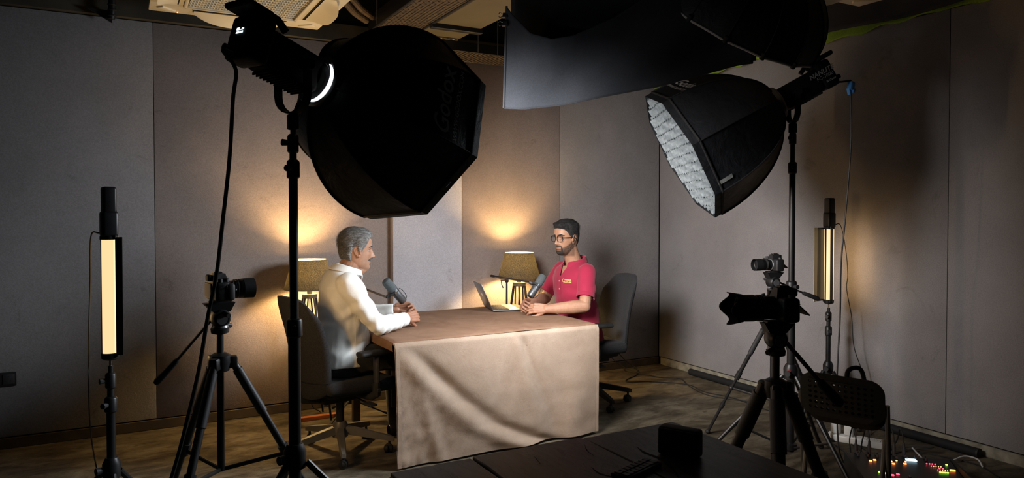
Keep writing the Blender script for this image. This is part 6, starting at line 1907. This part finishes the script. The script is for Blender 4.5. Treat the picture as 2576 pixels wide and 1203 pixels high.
# ---------------------------------------------------------------- the man in red
M_red = fabric_mat('maroon_pique', (0.33, 0.017, 0.052), 420, 0.35)
def man_red():
    Y = 4.58; F = Vector((-1, 0, 0)); S = Vector((0, -1, 0))
    base = Vector((3.10, Y, 0))
    w = W('person', 'man in a maroon polo shirt and glasses seated behind the laptop', 'person', base)
    H = Head((2.962, Y, 1.284), 192, 3, 0, 1.055, jaw=0.98, nose=0.98)
    mb = MB()
    H.mesh(mb)
    limb(mb, [(3.045, Y, 1.06), (3.020, Y, 1.14), (2.992, Y, 1.205)], [0.066, 0.060, 0.059], 20)
    st = [((3.10, Y, 0.50), .16, .11, .11), ((3.085, Y, 0.62), .16, .11, .11), ((3.07, Y, 0.75), .155, .108, .11), ((3.045, Y, 0.88), .17, .112, .105), ((3.035, Y, 1.0), .175, .100, .095), ((3.04, Y, 1.075), .12, .078, .075)]
    torso(mb, st, F, S)
    arms = {}
    for s, sh, el, wr in ((-1, (3.04, 4.395, 1.035), (2.945, 4.305, 0.802), (2.682, 4.405, 0.787)), (1, (3.04, 4.765, 1.035), (2.950, 4.860, 0.802), (2.690, 4.690, 0.790))):
        limb(mb, [sh, Vector(sh).lerp(Vector(el), 0.55), el], [0.052, 0.047, 0.041], 16)
        limb(mb, [el, Vector(el).lerp(Vector(wr), 0.30), Vector(el).lerp(Vector(wr), 0.65), wr], [0.045, 0.049, 0.041, 0.030], 16)
        arms[s] = (Vector(sh), Vector(el), Vector(wr))
    cl = [(30, 42, 22), (32, 44, 22), (34, 44, 22), (36, 42, 22)]
    hand(mb, arms[-1][2] + Vector((-0.004, 0.004, 0.004)), (-0.90, 0.34, 0.06), (0.30, -0.86, 0.40), cl, ((0.86, 0.42, -0.30), (0.96, 0.10, -0.25)), 1, 1.0, 3)
    hand(mb, arms[1][2] + Vector((-0.004, -0.004, 0.012)), (-0.80, -0.58, 0.04), (-0.30, 0.86, 0.42), [(34, 44, 22), (36, 46, 22), (38, 46, 22), (40, 42, 22)], ((0.86, 0.45, -0.25), (0.96, 0.12, -0.25)), -1, 1.0, 3)
    for s in (-1, 1):
        limb(mb, [(3.09, Y + s * 0.085, 0.575), (2.85, Y + s * 0.11, 0.580), (2.68, Y + s * 0.12, 0.560)], [0.085, 0.075, 0.055], 16)
        limb(mb, [(2.68, Y + s * 0.12, 0.560), (2.685, Y + s * 0.12, 0.34), (2.68, Y + s * 0.12, 0.09)], [0.055, 0.050, 0.035], 14)
        limb(mb, [(2.68, Y + s * 0.12, 0.055), (2.58, Y + s * 0.125, 0.040)], [0.035, 0.028], 12)
    me = remesh(mb, 0.0028, 2, 0.5)
    tone, lip, beard = (0.40, 0.215, 0.135), (0.27, 0.110, 0.085), (0.038, 0.026, 0.020)
    def bmask(p):
        y = abs(p.y); z = p.z
        # jaw, chin and sideburn stubble
        edge = interp(p.x, [-0.03, 0.0, 0.02, 0.05, 0.075, 0.11], [-0.005, 0.000, -0.028, -0.050, -0.060, -0.070])
        m_ = (1 - sm(edge - 0.008, edge + 0.008, z)) * sm(-0.030, -0.012, p.x)
        if p.x > 0.05: m_ *= 1 - 0.9 * gs(z, -0.063, 0.011) * gs(y, 0, 0.022)
        m_ = max(m_, 0.95 * gs(z, -0.0485, 0.0055) * (1 - sm(0.024, 0.032, y)) * sm(0.04, 0.06, p.x))
        m_ = max(m_, 0.95 * (gs(y, 0.028, 0.0055)) * sm(-0.098, -0.085, z) * (1 - sm(-0.056, -0.046, z)) * sm(0.03, 0.05, p.x))
        return m_ * sm(-0.135, -0.118, z)
    def col(co):
        p = H.I @ co
        c = tone
        if p.length < 0.2:
            if p.x > 0.02:
                c = mixc(c, lip, gs(p.z, -0.0605, 0.0080) * gs(p.y, 0, 0.021) * 0.85)
                c = mixc(c, (0.22, 0.11, 0.07), 0.5 * gs(abs(p.y), 0.031, 0.016) * gs(p.z, 0.002, 0.010))
            n_ = 0.5 + 0.5 * mnoise.noise(p * 420)
            c = mixc(c, beard, min(1.0, bmask(p) * (0.68 + 0.35 * n_)) * (0.70 + 0.20 * sm(0.03, 0.07, p.x)))
        elif co.x < 2.72 and co.z > 0.7:
            c = mixc(c, (0.38, 0.185, 0.12), 0.6)
        return c
    paint(me, col)
    body = link_mesh('body', me, M_skin, w.o, base)
    eyes(w, H, 0, body)
    M_h = hair_mat('black_hair', (0.010, 0.009, 0.009), (0.055, 0.053, 0.055), 0.16)
    def hairf(a, z, p):
        x, y = p.x, abs(p.y)
        aa = abs((a + math.pi) % (2 * math.pi) - math.pi)
        zl = interp(aa, [0, 0.35, 0.62, 0.85, 1.05, 1.25, 1.42, 1.60, 1.80, 2.1, 3.15], [0.082, 0.079, 0.076, 0.066, 0.046, 0.016, -0.016, 0.0, 0.010, -0.055, -0.066])
        if 1.5 < aa < 2.02: zl = max(zl, interp(aa, [1.5, 1.62, 1.84, 2.02], [-0.01, 0.030, 0.022, -0.04]))
        d_ = z - zl
        if d_ < -0.006: return None
        th = 0.015 * sm(0.045, 0.10, z) + 0.005
        th *= 0.3 * sm(-0.006, 0.006, d_) + 0.7 * sm(0.0, 0.035, d_)
        th -= 0.003 * (1 - sm(-0.006, 0.004, d_))
        rg = mnoise.noise(Vector((x * 22, y * 60, z * 50))) + 0.6 * mnoise.noise(Vector((x * 60, y * 140, z * 140)))
        if aa < 0.9: th += 0.007 * gs(z, 0.096, 0.016) * (1 + 0.8 * rg)
        return th + 0.0048 * rg * sm(0.0, 0.012, d_) * (0.35 + 0.65 * sm(0.04, 0.09, z))
    w.part('hair', H.patch(hairf, 200, 120, -math.pi, math.pi, -0.09, 0.1222), M_h, 180)
    strands(w, H, hairf, M_h, 5200, 0.022, 0.0016, 2, lambda p: (0.5 if p.x > 0.03 else -0.9, 0.5, 0.1) if p.z > 0.06 else (-0.4, 0, -0.9))
    brows(w, H, M_h)
    def tash(a, z, p):
        q = bmask(p)
        y_ = abs(p.y)
        q *= max(gs(p.z, -0.0485, 0.007) * (1 - sm(0.030, 0.036, y_)), gs(p.z, -0.098, 0.016) * (1 - sm(0.026, 0.042, y_)), gs(y_, 0.029, 0.006) * sm(-0.10, -0.09, p.z) * (1 - sm(-0.05, -0.042, p.z)))
        q = max(q, 0.55 * bmask(p))
        if q < 0.22 or p.x < -0.02: return None
        return -0.0016 + 0.0030 * sm(0.2, 0.9, q) + 0.0016 * mnoise.noise(p * 700)
    w.part('beard', H.patch(tash, 150, 80, -1.75, 1.75, -0.114, -0.004), hair_mat('beard_hair', (0.008, 0.006, 0.005), (0.05, 0.04, 0.034), 0.2), 180)
    # glasses
    sc = 1.055
    M_fr = pmat('black_frame', (0.010, 0.010, 0.011), 0.25)
    frame_o = None
    g = thing('glasses', 'black framed glasses worn by the man in the maroon polo', 'glasses', base)
    def gp(name, mb_, mat, parent=None):
        mb_.v = [tuple(Vector(p) - base) for p in mb_.v]
        return mb_.build(name, mat, parent or g)
    for sd in (-1, 1):
        c = Vector((0.0930, sd * 0.0330, 0.0045))
        E = H.M @ Tr(c) @ Rz(sd * 9)
        pts = []
        for k in range(29):
            a = 2 * math.pi * k / 28
            ca, sa = math.cos(a), math.sin(a)
            pts.append(E @ Vector((0, 0.0255 * math.copysign(abs(ca) ** 0.75, ca), 0.0215 * math.copysign(abs(sa) ** 0.75, sa))))
        r_ = gp('rim', MB().tube(pts, 0.0021 * sc, 8), M_fr)
        lm, nt, b = nmat('spectacle_lens')
        tb_ = nt.nodes.new('ShaderNodeBsdfTransparent'); gb_ = nt.nodes.new('ShaderNodeBsdfGlossy'); gb_.inputs['Roughness'].default_value = 0.02
        mx_ = nt.nodes.new('ShaderNodeMixShader'); mx_.inputs[0].default_value = 0.10
        nt.links.new(tb_.outputs[0], mx_.inputs[1]); nt.links.new(gb_.outputs[0], mx_.inputs[2]); nt.links.new(mx_.outputs[0], nt.nodes['Material Output'].inputs['Surface'])
        gp('lens', MB().add(pts[:28], [tuple(range(28))]), lm, r_)
        tp = [(0.0885, sd * 0.0580, 0.012), (0.075, sd * 0.0740, 0.013), (0.030, sd * 0.0790, 0.012), (-0.004, sd * 0.0775, 0.012), (-0.022, sd * 0.0765, 0.000), (-0.030, sd * 0.0755, -0.014)]
        gp('temple', MB().tube([H.M @ Vector(p) for p in spline(tp, 5)], 0.0023 * sc, 8), M_fr)
    gp('bridge', MB().tube([H.M @ Vector(p) for p in spline([(0.0945, -0.0085, 0.009), (0.1035, 0, 0.0140), (0.0945, 0.0085, 0.009)], 5)], 0.0019 * sc, 8), M_fr)
    # polo shirt
    sb = MB()
    st = [((3.115, Y, 0.515), .188, .150, .140), ((3.10, Y, 0.57), .188, .150, .138), ((3.085, Y, 0.66), .182, .142, .132), ((3.068, Y, 0.76), .178, .140, .130), ((3.045, Y, 0.88), .192, .140, .128), ((3.035, Y, 0.985), .200, .128, .115), ((3.038, Y, 1.045), .190, .105, .100), ((3.045, Y, 1.090), .115, .084, .080), ((3.040, Y, 1.118), .082, .074, .072)]
    torso(sb, st, F, S)
    ends = {}
    for s in (-1, 1):
        sh, el, wr = arms[s]
        e = sh.lerp(el, 0.74)
        d_ = (el - sh).normalized()
        limb(sb, [sh + Vector((0, -0.02 * s, 0)), sh.lerp(el, 0.4), e], [0.070, 0.068, 0.0655], 18)
        ends[s] = (e, d_)
    me = remesh(sb, 0.006, 10, 0.5)
    def fold(c, n):
        d_ = 0.0
        for (q, dr, fr, amp, rad) in (((3.00, 4.42, 0.93), (0.5, 0.1, -0.8), 60, 0.0050, 0.14), ((3.06, 4.42, 0.72), (0.3, 0.1, 0.95), 45, 0.0055, 0.18), ((2.95, 4.58, 0.78), (0.0, 0.4, 0.9), 40, 0.0040, 0.16)):
            e = (c - Vector(q)); g_ = math.exp(-(e.length / rad) ** 2)
            if g_ > 0.02: d_ += amp * g_ * math.sin(fr * e.dot(Vector(dr).normalized()) + 2.0 * mnoise.noise(e * 9))
        return d_ + 0.0035 * mnoise.noise(Vector((c.x * 9, c.y * 9, c.z * 6))) + 0.0015 * mnoise.noise(c * 26)
    folds(me, fold)
    def hole(c):
        if c.z > 1.108: return True
        if c.x < 3.03 and c.z > 1.000 and abs(c.y - Y) < 0.004 + 0.40 * (c.z - 1.000): return True
        for s in (-1, 1):
            e, d_ = ends[s]
            if (c - e).dot(d_) > 0.002 and (c - e).length < 0.10: return True
        return False
    cut(me, hole)
    polo = link_mesh('polo_shirt', me, M_red, w.o, base)
    s_ = polo.modifiers.new('thick', 'SOLIDIFY'); s_.thickness = 0.003
    collar_part(w, (3.036, Y, 1.083), F, 0.080, 0.078, -0.010, 0.070, -0.10, 0.042, 22, M_red, parent=polo, point=0.028, spread=0.26)
    for s in (-1, 1):
        e, d_ = ends[s]
        o = w.part('sleeve_band', MB().tube([e - d_ * 0.026, e - d_ * 0.024, e + d_ * 0.004, e + d_ * 0.005], [0.0665, 0.0685, 0.0680, 0.0655], 28, caps=False), M_red, 60, parent=polo)
        s_ = o.modifiers.new('thick', 'SOLIDIFY'); s_.thickness = 0.003
    bv = BVHTree.FromPolygons([v.co + base for v in polo.data.vertices], [tuple(p.vertices) for p in polo.data.polygons])
    def on_shirt(y, z, off=0.002):
        h = bv.ray_cast(Vector((2.5, y, z)), Vector((1, 0, 0)))
        if h[0] is None or h[0].x > 3.06: return Vector((2.93, y, z))
        return h[0] - Vector((off, 0, 0))
    # placket and buttons
    pl = MB(); n = 14
    L_ = [on_shirt(Y - 0.016, 0.86 + 0.145 * k / n, 0.0025) for k in range(n + 1)]; Q_ = [on_shirt(Y + 0.016, 0.86 + 0.145 * k / n, 0.0025) for k in range(n + 1)]
    pl.add(L_ + Q_, [(i, i + 1, n + 2 + i, n + 1 + i) for i in range(n)])
    w.part('placket', pl, M_red, parent=polo)
    for sd in (-1, 1):
        pts = []
        for k in range(12):
            zz = 0.998 + 0.100 * k / 11
            pts.append(on_shirt(Y + sd * (0.010 + 0.40 * (zz - 1.0) + 0.004), zz, 0.0015))
        w.part('neck_opening_edge', MB().tube(pts, 0.0042, 8), M_red, parent=polo)
    for z in (0.905, 0.965):
        p = on_shirt(Y - 0.002, z, 0.003)
        w.part('button', MB().lathe([(0.0025, 0), (0.0058, 0), (0.0062, 0.0016), (0.0056, 0.0026), (0.0025, 0.002)], 16, M4(frame((-1, 0, 0)), p)), pmat('pink_button', (0.62, 0.25, 0.30), 0.4), parent=polo)
    # embroidered lettering on the left breast
    M_gold_ = pmat('gold_thread', (0.72, 0.52, 0.20), 0.6, 0, 0.4, (300, 0.2))
    for txt, sz, zz, yy in (('HARISHA', 0.0150, 0.974, Y - 0.096), ('KADLAM', 0.0175, 0.957, Y - 0.093)):
        def fn(x, y_, zz=zz, yy=yy): return on_shirt(yy - x, zz + y_, 0.0022)
        text_part('chest_lettering', txt, sz, fn, M_gold_, polo, 0, base, 0.0007)
    cu = [on_shirt(Y - 0.051 - 0.009 * math.cos(R(a)), 0.972 + 0.012 * math.sin(R(a)), 0.0022) for a in range(20, 331, 15)]
    cu += [on_shirt(Y - 0.057, 0.956, 0.0022), on_shirt(Y - 0.046, 0.951, 0.0022)]
    w.part('chest_emblem', MB().tube(cu, 0.0014, 6), M_gold_, parent=polo)
    tb = MB()
    torso(tb, [((3.11, Y, 0.495), .185, .15, .135), ((3.11, Y, 0.54), .185, .16, .135), ((3.10, Y, 0.62), .172, .14, .125)], F, S)
    for s in (-1, 1):
        limb(tb, [(3.10, Y + s * 0.09, 0.580), (2.86, Y + s * 0.115, 0.585), (2.68, Y + s * 0.12, 0.565)], [0.094, 0.088, 0.070], 18)
        limb(tb, [(2.68, Y + s * 0.12, 0.565), (2.685, Y + s * 0.12, 0.34), (2.68, Y + s * 0.12, 0.10)], [0.068, 0.064, 0.056], 16)
    me = remesh(tb, 0.007, 3)
    link_mesh('trousers', me, M_trous, w.o, base)
    for s in (-1, 1): shoe(w, (2.70, Y + s * 0.12, 0.0), (-1, 0.05 * s, 0), M_shoe)
    return w, H
man_red()
